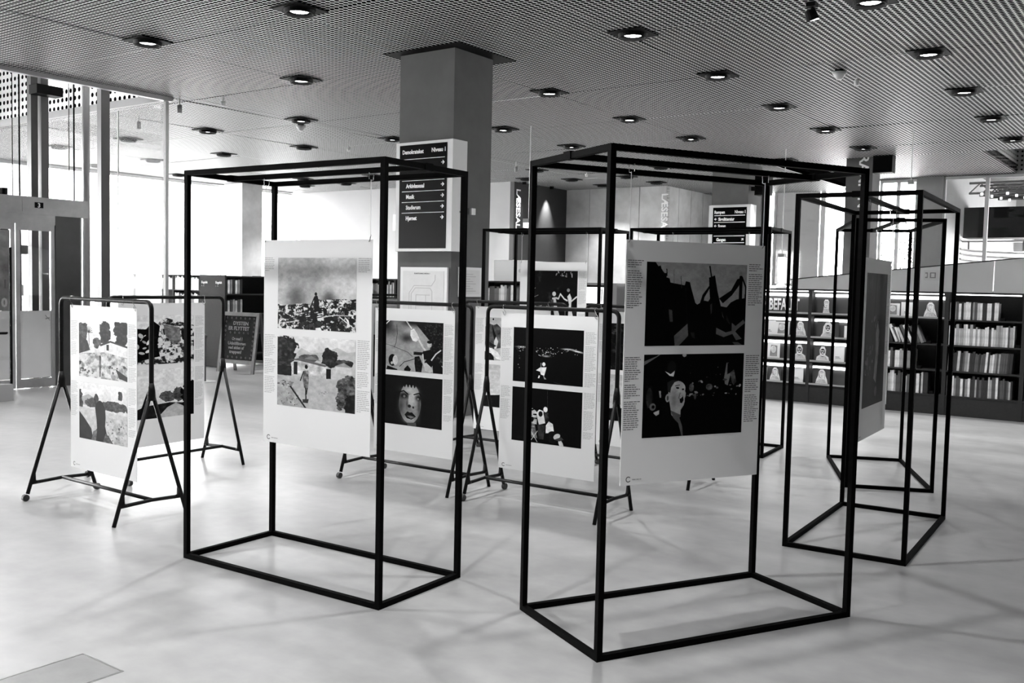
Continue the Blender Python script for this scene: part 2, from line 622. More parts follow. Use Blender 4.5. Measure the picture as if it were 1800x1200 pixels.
def ph_shout():
    s = Im(420, 280, .015)
    s.a += .02 * (s.fbm(5, 4, 3) - .3)
    s.poly([(0, 8), (12, 2), (14, 0), (16, 0), (0, 13)], .45); s.ell(39, 1, 2, 2.5, .8)
    s.ell(27, 17, 4.4, 9, .14); s.poly([(20, 20), (25, 26), (29, 27), (30, 20), (26, 24)], .85)
    s.poly([(2, 28), (8, 30), (10, 60), (4, 66)], .10, tex=.08, cells=14); s.ell(6, 52, 3, 12, .22, tex=.1); s.poly([(15, 44), (17, 44), (17.5, 52), (16, 52)], .6)
    s.ell(9.5, 63, 3, 4.5, .42); s.ell(10, 63, 1.5, 2, .1); s.poly([(10, 70), (16, 67), (16, 72), (13, 74)], .7)
    # shouting head seen from the side
    s.poly([(26, 36), (30, 33), (36, 34), (39, 42), (41, 52), (40, 62), (37, 68), (37, 76), (33, 79), (28, 74), (26, 60), (24, 48)], .66)
    s.ell(33, 42, 8, 9.5, .70); s.ell(35, 56, 5.8, 9.5, .66); s.glow(30, 54, 3, 9, .5); s.poly([(39.5, 40), (41.6, 48), (41.2, 53), (39.5, 52)], .68)
    s.poly([(23, 34), (28, 31), (35, 32), (30, 34), (27, 40), (26, 47), (23.5, 44)], .2)
    s.ell(23.7, 53, 2.2, 5, .62); s.ell(23.8, 53, 1, 3, .3)
    s.poly([(35.6, 54), (38.6, 50), (39.6, 56), (38, 60), (36, 59)], .06); s.poly([(36, 53.4), (38.4, 50.4), (38.6, 51.4), (36.4, 54.4)], .8)
    s.ell(33.2, 41, 1.7, 1.1, .15, .3); s.ell(38.6, 43, 1.1, 1.1, .15); s.line([(31, 38.5), (35, 37.5)], .8, .2); s.line([(36, 47), (34.6, 54)], .6, .38)
    s.poly([(27, 68), (37, 74), (36, 78), (39, 88), (40, 100), (38.5, 100), (35, 84), (30, 78)], .36)
    s.poly([(26, 70), (31, 79), (35, 84), (38, 100), (10, 100), (10, 86), (22, 76)], .02)
    s.poly([(80, 30), (82, 12), (83, 11), (83, 26), (87, 24), (84, 40), (81, 38)], .5); s.poly([(86, 24), (90, 20), (93, 36), (90, 40), (88, 36)], .35, tex=.2, cells=24)
    s.blobs(26, 42, 100, 30, 52, .3, 1.4, .3, .75, 12, 1.4); s.ell(47, 41, 2.4, 5, .34, tex=.2, cells=20); s.ell(65, 41, 3.4, 4, .35, tex=.3, cells=30); s.ell(51, 52, 1.2, 4, .3)
    s.blobs(8, 30, 90, 10, 30, .2, .6, .6, .9, 15)
    return lit(s, 0.0, .92)


def ph_village():
    s = Im(420, 280, .9)
    s.a = .9 - .06 * s.Y / 40
    s.tree(8, 24, 10, 20, .22, 61); s.tree(55, 22, 11, 22, .15, 63); s.tree(88, 18, 15, 24, .14, 65); s.tree(38, 38, 8, 10, .3, 67)
    for k in range(9):
        t = -1.4 + k * .36
        s.line([(21, 22), (21 + 8 * math.sin(t), 22 - 11 * math.cos(t))], .9, .15)
    s.line([(21, 22), (22, 44)], 1.2, .3)
    s.poly([(0, 26), (18, 36), (24, 52), (0, 60)], .16, tex=.14, cells=18, seed=4); s.poly([(46, 40), (66, 34), (100, 42), (100, 60), (50, 56)], .85)
    s.poly([(44, 41), (66, 33), (100, 40), (100, 43), (66, 36), (46, 44)], .2); s.poly([(58, 40), (63, 40), (63, 50), (58, 50)], .15)
    s.poly([(50, 55), (100, 60), (100, 78), (70, 66), (50, 62)], .16, tex=.1, cells=20)
    m = s.Y > 60 - .12 * s.X + .28 * np.maximum(0, s.X - 55)
    g = .78 - .5 * np.clip(s.fbm(14, 4, 70) - .45, 0, 1) * 2.2
    s.a[m] = g[m]
    s.blobs(26, 0, 30, 72, 98, 1, 4, .2, .6, 71); s.blobs(24, 60, 100, 72, 96, 1, 4, .25, .7, 73); s.poly([(76, 80), (100, 92), (100, 100), (84, 96)], .22)
    s.poly([(43, 63), (47, 63), (47, 80), (46, 97), (43, 97)], .35, tex=.2, cells=30); s.ell(45, 62, 1.5, 2.4, .1)
    return s


def ph_river():
    s = Im(420, 280, .85)
    s.a = .88 - .08 * s.Y / 40
    s.poly([(5, 26), (20, 20), (45, 30), (100, 34), (100, 40), (5, 40)], .62)
    s.tree(28, 34, 15, 8, .28, 80); s.tree(37, 28, 5, 11, .25, 82); s.tree(75, 36, 30, 8, .28, 84); s.tree(86, 16, 5, 8, .25, 86); s.tree(2, 40, 6, 26, .2, 88)
    m = s.Y > 44 + .05 * s.X
    g = .74 - .3 * np.clip((s.fbm(10, 4, 90) - .5), 0, 1) * 2 * (s.X > 55) * (s.Y > 55)
    s.a[m] = g[m]
    s.blobs(40, 58, 100, 62, 98, .6, 2.4, .25, .65, 91, .5)
    s.poly([(0, 52), (12, 64), (26, 80), (30, 100), (0, 100)], .14, tex=.06, cells=16)
    s.poly([(34, 42), (37, 33), (44, 28), (50, 31), (55, 42), (56, 56), (55, 72), (58, 84), (66, 100), (28, 100), (32, 86), (38, 78), (37, 62)], .09, tex=.05, cells=12)
    s.poly([(56, 84), (62, 88), (72, 100), (50, 100)], .35, tex=.2, cells=20); s.poly([(30, 84), (38, 80), (36, 100), (26, 100)], .4, tex=.2, cells=20)
    return s


def ph_rubble():
    s = Im(420, 280, .85)
    n = s.fbm(16, 4, 100)
    s.a = np.where(n > .52, .8, np.where(n > .45, .5, .18))
    s.put(s.mask([(0, 0), (100, 0), (100, 22), (76, 14), (55, 6), (46, 10), (30, 26), (10, 30), (0, 24)]), .84)
    s.poly([(0, 26), (22, 28), (34, 12), (44, 22), (40, 60), (44, 84), (20, 90), (0, 96)], .06, tex=.12, cells=24); s.blobs(12, 0, 30, 40, 80, 2, 6, .6, .85, 101)
    s.poly([(50, 20), (76, 26), (78, 54), (66, 62), (52, 40)], .42, tex=.2, cells=20); s.poly([(78, 30), (94, 36), (90, 62), (80, 50)], .1, tex=.15, cells=20)
    s.line([(46, 18), (56, 88)], 1.2, .75); s.line([(49, 18), (84, 28)], .8, .75)
    return s


def ph_road():
    s = Im(420, 280, .80)
    s.a = .84 - .05 * s.Y / 100
    s.poly([(0, 84), (20, 74), (60, 70), (100, 76), (100, 100), (0, 100)], .14, tex=.1, cells=14); s.tree(58, 58, 14, 10, .32, 110); s.tree(74, 54, 10, 14, .28, 112); s.tree(95, 62, 16, 34, .05, 114, .06)
    s.poly([(40, 100), (56, 80), (70, 72), (82, 80), (90, 100)], .66); s.poly([(28, 30), (32, 18), (33, 20), (24, 66), (14, 92), (12, 88)], .08, tex=.05)
    return s


def ph_ground():
    s = Im(420, 280, .6)
    s.a = .60 + .12 * (s.fbm(4, 5, 120) - .5)
    n = s.fbm(34, 3, 121)
    m = s.X > 50 + .75 * s.Y * (s.Y < 60) + 200 * (s.Y >= 66)
    m |= (s.X > 78) & (s.Y > 30) & (s.Y < 84)
    s.a[m] = (.08 + .7 * np.clip(n - .5, 0, 1))[m]
    s.glow(6, 8, 18, 20, .10); s.glow(50, 2, 30, 8, .12); s.glow(38, 34, 12, 9, .22); s.glow(20, 6, 12, 12, .5)
    s.line([(20, 8), (21, 26), (19, 44), (16, 54)], .8, .2); s.line([(0, 48), (14, 52), (24, 56), (40, 62), (48, 70)], .7, .15); s.line([(26, 92), (34, 82), (44, 78), (52, 74)], 1.1, .08)
    s.line([(0, 8), (7, 0)], 1.6, .85); s.line([(37, 0), (46, 14)], 2.0, .78)
    s.poly([(44, 18), (50, 14), (56, 24), (60, 34), (54, 40), (48, 38), (44, 28)], .85); s.line([(58, 34), (66, 50), (70, 56)], 3.2, .78)
    s.ell(77, 44, 4, 6, .70); s.ell(77, 39, 4.2, 3, .1); s.poly([(66, 58), (78, 54), (86, 60), (86, 74), (66, 74)], .03); s.line([(66, 64), (68, 84)], 2.0, .75); s.line([(80, 76), (88, 62), (96, 54)], 2.2, .8)
    s.ell(13, 80, 7, 12, .03); s.ell(18, 80, 4.6, 10, .76); s.ell(12, 86, 2, 3, .7); s.poly([(4, 92), (22, 98), (22, 100), (2, 100)], .05)
    s.ell(76, 82, 7, 9, .04); s.poly([(67, 82), (72, 80), (80, 88), (84, 96), (78, 100), (70, 96)], .72); s.poly([(82, 76), (92, 76), (100, 88), (100, 100), (84, 100)], .03)
    s.poly([(34, 96), (40, 88), (46, 96), (44, 100), (34, 100)], .05); s.poly([(52, 70), (60, 68), (66, 84), (64, 100), (54, 100), (52, 84)], .07, tex=.25, cells=30)
    return s


def ph_face():
    s = Im(420, 280, .05)
    s.a = .045 + .05 * s.fbm(8, 3, 130)
    s.ell(46, 36, 19, 34, .035)
    s.ell(45, 54, 19, 41, .50); s.glow(52, 40, 8, 16, .74); s.glow(43, 28, 12, 7, .68); s.glow(29, 60, 6, 20, .28); s.glow(61, 60, 3, 24, .30); s.glow(44, 88, 10, 7, .62)
    s.put(s.ellm(45, 54, 19, 41) & (s.Y < 20 + 3 * np.sin(s.X * 1.1)), .05)
    s.glow(35, 40, 9, 6, .07); s.glow(60, 42, 6, 6, .08); s.ell(35, 41, 2.2, 2.6, .42); s.ell(59, 44, 1.8, 2.4, .42)
    s.line([(25, 34), (34, 30), (41, 36)], 2.4, .04); s.line([(52, 36), (61, 32), (64, 38)], 2.2, .04)
    s.poly([(43, 38), (48, 36), (51, 58), (41, 60)], .66); s.ell(44, 60, 3, 3.2, .14); s.ell(51, 62, 1.7, 2.2, .14); s.glow(40, 56, 2, 8, .3)
    s.poly([(36, 78), (41, 71), (45, 73), (49, 72), (56, 80), (48, 87), (40, 85)], .07); s.poly([(40, 80), (46, 79), (54, 81), (47, 85)], .42)
    s.poly([(40, 94), (56, 92), (57, 100), (42, 100)], .3)
    return s


def ph_nightlights():
    s = Im(420, 280, .02)
    s.glow(12, 36, 9, 2, .6); s.glow(92, 38, 9, 1.6, .95, .25); s.glow(78, 35, 8, 1.4, .85)
    s.blobs(60, 4, 96, 33, 44, .2, .9, .5, 1, 140, .7); s.blobs(24, 38, 62, 42, 52, .3, 1.6, .5, .9, 141, .4); s.glow(48, 50, 6, 2, .6)
    s.ell(45, 65, 2.3, 3.6, .95); s.poly([(34, 77), (40, 71), (49, 70), (48, 76), (46, 86), (41, 84), (40, 79)], .9); s.line([(41, 63), (41, 80)], .6, .8)
    s.poly([(44, 84), (49, 92), (46, 92)], .6); s.poly([(38, 86), (40, 86), (39, 91), (37, 91)], .95); s.line([(60, 96), (74, 100)], .6, .25)
    s.blobs(4, 2, 20, 50, 75, .3, .9, .5, .8, 143)
    return s


def ph_riders():
    s = Im(420, 280, .02)
    s.line([(51, 0), (52, 34)], .4, .25)
    n = s.fbm(40, 2, 150, .5)
    m = s.mask([(27, 34), (36, 42), (37, 66), (27, 66)])
    s.a[m] = np.where(n > .5, .75, .05)[m]
    s.ell(49, 37, 3, 5, .9); s.poly([(36, 44), (40, 38), (46, 40), (49, 62), (40, 66), (37, 52)], .82); s.ell(42, 46, 3, 5, .12); s.poly([(46, 44), (53, 42), (54, 58), (49, 60)], .2, tex=.15, cells=30)
    s.poly([(38, 66), (49, 66), (47, 92), (40, 92)], .22, tex=.1); s.poly([(50, 66), (54, 58), (60, 62), (62, 78), (50, 80)], .85); s.ell(60, 86, 8, 11, .10, tex=.1, cells=30)
    s.ell(66, 84, 4, 6, .75, .6); s.ell(72, 97, 3, 8, .8, -.3); s.poly([(27, 62), (34, 66), (38, 92), (28, 90)], .45, tex=.35, cells=34); s.poly([(62, 90), (72, 84), (76, 88), (70, 92)], .25)
    s.line([(28, 78), (38, 98)], .8, .8); s.line([(38, 78), (28, 98)], .8, .8)
    return s


def ph_cloth():
    s = Im(420, 280, .76)
    n = s.fbm(4, 4, 160, 3)
    s.a = .74 - .12 * n
    s.poly([(0, 22), (8, 14), (16, 18), (22, 14), (30, 24), (36, 50), (30, 70), (16, 74), (0, 66)], .30, tex=.22, cells=8, seed=8)
    s.poly([(13, 16), (18, 34), (24, 52), (26, 60), (18, 54), (14, 34)], .07); s.poly([(17, 56), (21, 44), (25, 56), (22, 72), (18, 74)], .8); s.poly([(2, 52), (12, 60), (22, 66), (16, 70), (0, 62)], .15)
    s.poly([(0, 70), (14, 72), (24, 80), (32, 94), (34, 100), (22, 96), (12, 84), (0, 80)], .88); s.poly([(0, 80), (12, 84), (17, 92), (18, 100), (0, 100)], .03); s.ell(15, 4, 1.4, 2.5, .05)
    return s


def ph_sea():
    s = Im(420, 280, .75)
    s.a = .70 + .12 * s.Y / 100 + .06 * (s.fbm(4, 4, 170) - .5)
    s.poly([(0, 74), (60, 66), (100, 74), (100, 100), (0, 100)], .08, tex=.05)
    return s


def ph_dark():
    s = Im(420, 280, .05)
    s.a = .03 + .25 * np.clip(s.fbm(10, 4, 180) - .52, 0, 1) * 3
    return s


def ph_dance():
    s = Im(420, 600, .05)
    s.a = .035 + .3 * np.clip(s.fbm(9, 4, 190) - .56, 0, 1) * 2 + .10 * np.clip(s.fbm(14, 3, 195) - .4, 0, 1) * (s.Y > 44)
    s.blobs(14, 56, 90, 1, 7, .6, 3, .4, .75, 191, .4); s.blobs(30, 0, 40, 42, 52, .3, 1.8, .3, .75, 192, .5)
    s.line([(2, 26), (14, 22)], .8, .5); s.line([(2, 36), (20, 31)], .7, .45)
    s.ell(53, 29, 3.8, 2.8, .75); s.poly([(49, 34), (56, 33), (60, 46), (66, 58), (56, 60), (52, 48)], .68); s.line([(57, 34), (62, 35), (66, 29)], 2.2, .72); s.line([(66, 29), (74, 35), (80, 37)], 2.0, .8)
    s.poly([(80, 32), (85, 28), (89, 34), (88, 46), (93, 58), (88, 66), (82, 56), (84, 42)], .76); s.ell(82, 24, 3, 2.2, .5); s.line([(88, 38), (99, 32)], 2.0, .75); s.line([(82, 60), (88, 78)], 2, .6); s.line([(90, 60), (92, 80)], 2, .6)
    s.poly([(46, 36), (52, 36), (53, 46), (48, 48)], .2, tex=.15, cells=40)
    return s


def ph_robe():
    s = Im(420, 600, .12)
    s.a = .13 + .10 * (s.fbm(5, 4, 200) - .4) + .10 * np.exp(-((s.Y - 10) / 20) ** 2)
    s.line([(46, 0), (42, 30), (44, 46)], 4, .05)
    s.poly([(52, 45), (60, 36), (68, 44), (66, 60), (64, 72), (62, 84), (50, 80), (54, 62)], .55, tex=.12, cells=14); s.line([(66, 46), (70, 62)], 1.0, .5); s.line([(70, 50), (66, 70)], .8, .55)
    s.blobs(16, 6, 40, 55, 76, .6, 2.0, .25, .5, 201, 2.2); s.blobs(8, 30, 64, 28, 42, .8, 2.4, .25, .5, 202, 1.6); s.ell(62, 90, 6, 4, .32, tex=.15)
    return lit(s, 0, .85)


def ph_skyhill():
    s = Im(420, 600, .72)
    s.a = .74 - .22 * s.Y / 60
    s.poly([(0, 40), (40, 44), (100, 42), (100, 100), (0, 100)], .05); n = s.fbm(30, 3, 210)
    m = s.Y > 62 + 4 * (s.fbm(5, 2, 211) - .5)
    s.a[m] = (.08 + .5 * np.clip(n - .45, 0, 1))[m]
    return s


PIC = {k: f for k, f in globals().items() if k.startswith('ph_')}
_pm = {}


def pic_mat(key):
    if key in _pm:
        return _pm[key]
    m = bpy.data.materials.new('print_' + key[3:])
    m.use_nodes = True
    n, l = m.node_tree.nodes, m.node_tree.links
    p = n['Principled BSDF']
    t = n.new('ShaderNodeTexImage')
    t.image = PIC[key]().image('drawn_' + key[3:])
    mu = n.new('ShaderNodeMixRGB'); mu.blend_type = 'MULTIPLY'; mu.inputs[0].default_value = 1.0
    mu.inputs[2].default_value = (0.92, 0.92, 0.92, 1)
    l.new(t.outputs['Color'], mu.inputs[1])
    l.new(mu.outputs[0], p.inputs['Base Color'])
    p.inputs['Roughness'].default_value = 0.5
    p.inputs['Specular IOR Level'].default_value = 0.06
    _pm[key] = m
    return m


def print_quad(name, x0, x1, z0, z1, y, m, parent, th=0.0006):
    me = bpy.data.meshes.new(name)
    v = [(x0, y, z0), (x1, y, z0), (x1, y, z1), (x0, y, z1), (x0, y + th, z0), (x1, y + th, z0), (x1, y + th, z1), (x0, y + th, z1)]
    f = [(0, 1, 2, 3), (1, 5, 6, 2), (4, 0, 3, 7), (3, 2, 6, 7), (4, 5, 1, 0)]
    me.from_pydata(v, [], f)
    uv = me.uv_layers.new()
    cs = {0: (0, 0), 1: (1, 0), 2: (1, 1), 3: (0, 1), 4: (0, 0), 5: (1, 0), 6: (1, 1), 7: (0, 1)}
    for lp in me.loops:
        uv.data[lp.index].uv = cs[lp.vertex_index]
    me.materials.append(m)
    o = bpy.data.objects.new(name, me)
    COL.objects.link(o)
    o.parent = parent
    return o


M_ink = mat('grey_text_ink', 0.36, 0.6)
M_inkd = mat('dark_text_ink', 0.10, 0.6)
_capcache = {}


def caption_mesh(wd, blocks, seed, ink):
    """small lines of type: thin word-shaped bars, too small to read in the photograph"""
    r = random.Random(seed)
    mb = MB()
    z = 0.0
    for nl in blocks:
        for i in range(nl):
            end = wd * (r.uniform(.72, 1.0) if i < nl - 1 else r.uniform(.3, .7))
            x = 0.0
            while x < end:
                ww = min(r.uniform(.008, .022), end - x)
                if ww < .003:
                    break
                mb.box(x, x + ww, -0.0004, 0, z - .0035, z)
                x += ww + .003
            z -= .0092
        z -= .008
    return mb.mesh('caption', ink)


def make_poster(label, loc, rz, s0, ztop, photos, cap=1, ht=1.055, group=None, ink=None, tall=False, hang='string', ztie=1.965, yoff=0.0):
    t = thing('exhibition_poster', label, 'poster', loc, rz, group)
    x0, x1, z1, z0 = s0, s0 + .75, ztop, ztop - ht
    y = yoff
    o = B(x0, x1, y, y + .003, z0, z1).build('board', M_board, t)
    ink = ink or M_ink
    if tall:
        print_quad('photograph', x0 + .105, x0 + .65, z1 - .87, z1 - .085, y - .0007, pic_mat(photos[0]), t)
        caps = [(x0 + .662, z1 - .09, (20, 14)), (x0 + .662, z1 - .5, (9,))]
    else:
        print_quad('photograph', x0 + .105, x0 + .65, z1 - .453, z1 - .09, y - .0007, pic_mat(photos[0]), t)
        if len(photos) > 1:
            print_quad('photograph', x0 + .105, x0 + .65, z1 - .853, z1 - .49, y - .0007, pic_mat(photos[1]), t)
        caps = {0: [(x0 + .008, z1 - .09, (8,)), (x0 + .662, z1 - .09, (8,)), (x0 + .008, z1 - .49, (13, 9, 10)), (x0 + .662, z1 - .49, (16, 9, 12))],
                1: [(x0 + .008, z1 - .10, (14, 10)), (x0 + .662, z1 - .10, (9, 18, 10)), (x0 + .008, z1 - .49, (9, 15)), (x0 + .662, z1 - .49, (12, 14, 5))],
                2: [(x0 + .008, z1 - .085, (4, 18)), (x0 + .662, z1 - .085, (4, 16)), (x0 + .008, z1 - .50, (12, 7, 14)), (x0 + .662, z1 - .50, (11, 7, 14))]}[cap]
    for i, (cx, cz, bl) in enumerate(caps):
        key = (bl, i, ink.name)
        if key not in _capcache:
            _capcache[key] = caption_mesh(.082, bl, i + len(bl), ink)
        c = bpy.data.objects.new('caption', _capcache[key])
        COL.objects.link(c)
        c.parent = t
        c.location = (cx, y, cz)
    lg = MB()
    n = 16
    for k in range(13):
        a0, a1 = 2 * PI * (k + 1.6) / n, 2 * PI * (k + 2.6) / n
        cx, cz = x0 + .042, z0 + .026
        lg.poly([(cx + .013 * math.cos(a0), cz + .013 * math.sin(a0)), (cx + .009 * math.cos(a0), cz + .009 * math.sin(a0)),
                 (cx + .009 * math.cos(a1), cz + .009 * math.sin(a1)), (cx + .013 * math.cos(a1), cz + .013 * math.sin(a1))][::-1], y - .0006, .0005)
    lg.build('logo', M_inkd, t)
    lt = MB()
    xx = x0 + .062
    for ww in (.018, .014, .009):
        lt.box(xx, xx + ww, y - .0006, y, z0 + .022, z0 + .0265)
        xx += ww + .003
    lt.build('logo_lettering', M_ink, t)
    for i, xs in enumerate((x0 + .012, x1 - .014)):
        if hang == 'string':
            MB().tube([(xs, y - .002, z1 - .008), (xs + .001, y, z1 + .02), (xs, y - .001, ztie - .03)], .0016, 5).build('hanging_cord', M_string, t)
            MB().tube([(xs - .006, y - .004, z1 - .012), (xs, y - .005, z1 - .003), (xs + .002, y + .002, z1 + .022)], .0016, 5).build('hook', M_dsteel, t)
            MB().tube([(xs + .004, y - .018, ztie - .03), (xs + .004, y - .019, ztie + .001), (xs, y, ztie + .004), (xs, y + .019, ztie + .001), (xs, y + .016, ztie - .03), (xs, y, ztie - .034)], .0017, 5).build('wire_loop', M_chrome, t)
        else:
            xb = xs + (.014 if i == 0 else -.0)
            p = [(xb, y + .017, ztie - .012), (xb, y + .018, ztie + .006), (xb, y + .004, ztie + .0165), (xb, y - .013, ztie + .013), (xb - .002, y - .0185, ztie), (xb + .004, y - .012, ztie - .02),
                 (xb + .014, y - .006, z1 + .004), (xb + .008, y - .004, z1 - .016), (xb - .006, y - .004, z1 - .006), (xb - .012, y - .004, z1 + .012)]
            MB().tube(p, .0017, 5).build('wire_hook', M_chrome, t)
    return t


# ---------------------------------------------------------------- the setting
XL, XR, Y0, Y1 = -21.5, 8.0, -12.0, 24.2
ZC = 3.93
fl = struct('floor', B(XL - 6, XR, Y0, Y1 + .2, -.2, 0), M_floor)

# ceiling: slab above, a field of perforated metal panels below it, an open void over the lift
VX0, VX1, VY0, VY1 = -17.0, -11.9, 3.0, 8.13       # the void


def rects():
    return [(-11.9, XR, Y0, 18.4), (XL, -11.9, 8.13, 18.4), (XL, -7.3, 18.4, Y1), (XL, -11.9, Y0, 3.0), (XL, -17.0, 3.0, 8.13)]


mb = MB()
for (a, b, c, d) in rects():
    mb.box(a, b, c, d, ZC + .10, ZC + .30)
mb.box(-7.3, -3.75, 18.4, Y1 + .3, ZC + .28, ZC + .45)
mb.box(-3.75, XR, 18.4, Y1 + .3, ZC + 1.0, ZC + 1.2)
ceiling = struct('ceiling', mb, M_plenum)
SXP, SYP = 2.27, 2.16
npan = 0
for ri, (a, b, c, d) in enumerate(rects()):
    i0, i1 = math.floor((a + 4.85) / SXP) - 1, math.ceil((b + 4.85) / SXP) + 1
    j0, j1 = math.floor((c - 8.45) / SYP) - 1, math.ceil((d - 8.45) / SYP) + 1
    for i in range(i0, i1):
        for j in range(j0, j1):
            x0, x1 = max(a, -4.85 + i * SXP), min(b, -4.85 + (i + 1) * SXP)
            y0, y1 = max(c, 8.45 + j * SYP), min(d, 8.45 + (j + 1) * SYP)
            if x1 - x0 < .02 or y1 - y0 < .02:
                continue
            g = .004
            r = random.Random(i * 91 + j * 7)
            tz = [r.uniform(-.006, .006) for _ in range(4)]
            k = MB()
            k.box(x0 + g, x1 - g, y0 + g, y1 - g, ZC, ZC + .012)
            v = k.v
            for q in range(4):
                for o in (q, q + 4):
                    v[o] = (v[o][0], v[o][1], v[o][2] + tz[q] + .006)
            k.build('ceiling_panel', M_ceil, ceiling)
            npan += 1
MB().box(-7.3, -3.75, 18.42, Y1, ZC + .25, ZC + .27).build('ceiling_panel', M_ceil, ceiling)
MB().box(-3.75, XR, 18.42, Y1, ZC + .95, ZC + .97).build('ceiling_panel', M_ceil, ceiling)
# step fascia and recess walls beyond the step
struct('trim_1', B(-7.3, XR, 18.4, 18.42, ZC + .012, ZC + .95), M_darkw)
struct('trim_2', B(-3.79, -3.75, 18.42, Y1, ZC + .27, ZC + .95), M_upx)
struct('trim_3', B(-3.75, XR, Y1 - .04, Y1, ZC + .25, ZC + .95), M_upy)
# edge frame of the void, its perforated upstands and beam
struct('trim_4', B(-11.94, -11.86, VY0, VY1 + .04, ZC - .05, ZC + .06), M_lpost)
struct('trim_5', B(VX0, -11.86, VY1 - .02, VY1 + .06, ZC - .03, ZC + .07), M_greyw)
struct('upstand_far', B(VX0, -11.9, VY1 - .03, VY1 - .005, ZC + .07, 6.2), M_up)
struct('wall_void_left', B(VX0 - .1, VX0, VY0, VY1, ZC + .01, 6.2), M_wall)
struct('wall_void_near', B(VX0, -11.9, VY0 - .1, VY0, ZC + .01, 6.2), M_wall)
struct('wall_void_right', B(-11.9, -11.84, VY0, VY1, ZC + .06, 6.2), M_wall)
struct('void_sky_blocker', MB().box(VX0 - .1, -11.84, VY0, VY1 - .45, 6.2, 6.35), M_wall)  # added unseen cover, slotted at the far edge, to cut sky light below

# walls
struct('wall_back', B(XL, XR, Y0 - .2, Y0, 0, ZC + .3), M_greyw)
struct('wall_right', MB().box(XR, XR + .2, Y0, Y1, 0, 5.1), M_greyw)
# left facade: sill, solid bay, glazing
fac = MB()
fac.box(XL - .3, XL, Y0, 18.8, 0, .25)
fac.box(XL - .3, XL, Y0, 18.8, ZC - .02, ZC + .3)
fac.box(XL - .3, XL, 9.6, 11.12, .25, ZC - .02)
struct('wall_left', fac, M_greyw)
nwin = 0


def window(nm, x0, x1, y0, y1, z0, z1, mull, axis):
    """glazed bay: frame parts, mullions and panes"""
    o = bpy.data.objects.new(nm, None)
    COL.objects.link(o)
    o.rotation_euler = (0, 0, BR)
    o['kind'] = 'structure'
    fr = MB()
    if axis == 'Y':
        fr.box(x0, x1, y0, y0 + .05, z0, z1); fr.box(x0, x1, y1 - .05, y1, z0, z1)
        fr.box(x0, x1, y0, y1, z0, z0 + .05); fr.box(x0, x1, y0, y1, z1 - .05, z1)
        cuts = [y0] + mull + [y1]
        for q in mull:
            B(x0, x1, q - .03, q + .03, z0, z1).build('mullion', M_white, o)
        for p, q in zip(cuts, cuts[1:]):
            B((x0 + x1) / 2 - .004, (x0 + x1) / 2 + .004, p + .04, q - .04, z0 + .04, z1 - .04).build('pane', M_winglass, o)
    else:
        fr.box(x0, x0 + .06, y0, y1, z0, z1); fr.box(x1 - .06, x1, y0, y1, z0, z1)
        fr.box(x0, x1, y0, y1, z0, z0 + .06); fr.box(x0, x1, y0, y1, z1 - .06, z1)
        cuts = [x0] + mull + [x1]
        for q in mull:
            B(q - .04, q + .04, y0, y1, z0, z1).build('mullion', M_white, o)
        for p, q in zip(cuts, cuts[1:]):
            B(p + .04, q - .04, (y0 + y1) / 2 - .004, (y0 + y1) / 2 + .004, z0 + .04, z1 - .04).build('pane', M_winglass, o)
    fr.build('window_frame', M_white, o)
    return o


window('window_1', XL - .2, XL - .1, Y0, 9.6, .25, ZC - .02, [-8.4, -4.8, -1.2, 2.4, 6.0], 'Y')
window('window_2', XL - .2, XL - .1, 11.12, 16.4, .25, ZC - .02, [], 'Y')
window('window_3', XL - .2, XL - .1, 17.1, 19.06, .25, ZC - .02, [], 'Y')
struct('ground_outside', B(XL - 40, XL - 6, Y0 - 30, Y1 + 40, -.3, -.2), M_out)
# far walls, stepped
struct('wall_far_white', B(XL, -14.0, 19.06, 19.2, 0, ZC + .1), M_backwall)
struct('wall_far_charcoal', B(-14.0, -13.88, 19.06, 21.4, 0, ZC + .1), M_darkw)
# low light plinth part of the charcoal wall, as in the photograph it stops above the shelves
struct('trim_6', B(-13.9, -13.87, 19.06, 21.4, 0, 2.04), M_conc2)


def concrete_wall(nm, axis, a0, a1, at, step):
    o = bpy.data.objects.new(nm, None)
    COL.objects.link(o)
    o.rotation_euler = (0, 0, BR)
    o['kind'] = 'structure'
    B(*((a0, a1, at + .05, at + .2) if axis == 'X' else (at - .2, at - .05, a0, a1)), 0, ZC + .1).build('backing', M_conc, o)
    n = max(1, round((a1 - a0) / step))
    for i in range(n):
        p, q = a0 + (a1 - a0) * i / n + .008, a0 + (a1 - a0) * (i + 1) / n - .008
        if axis == 'X':
            B(p, q, at, at + .05, 0, ZC + .09).build('concrete_panel', M_conc2, o)
        else:
            B(at - .05, at, p, q, 0, ZC + .09).build('concrete_panel', M_conc2, o)
    return o


concrete_wall('wall_far_concrete', 'X', -13.9, -11.0, 21.4, .74)
concrete_wall('wall_side_concrete', 'Y', 21.42, 24.2, -11.0, .75)
# far glazed wall behind the ramp
struct('wall_far_panel', MB().box(-11.0, -9.45, Y1, Y1 + .2, 0, 4.2).box(-9.27, -8.2, Y1, Y1 + .1, 0, 1.5).box(-5.85, -5.25, Y1 - .05, Y1 + .15, 0, 4.2)
       .box(-7.45, -6.68, Y1 + .2, Y1 + .3, 0, 1.0).box(-5.25, XR, Y1, Y1 + .15, 0, .9).box(-11, XR, Y1, Y1 + .2, 4.14, 4.5), M_greyw)
window('window_4', -9.33, -8.06, Y1, Y1 + .08, 1.56, 4.14, [], 'X')
B(-9.27, -8.16, Y1 + .045, Y1 + .06, 1.6, 4.1).build('roller_blind', M_blind, bpy.data.objects['window_4'])
window('window_5', -8.06, -7.40, Y1, Y1 + .08, 1.0, 4.14, [], 'X')
window('window_6', -6.7, -5.82, Y1, Y1 + .08, .9, 4.14, [-6.27], 'X')
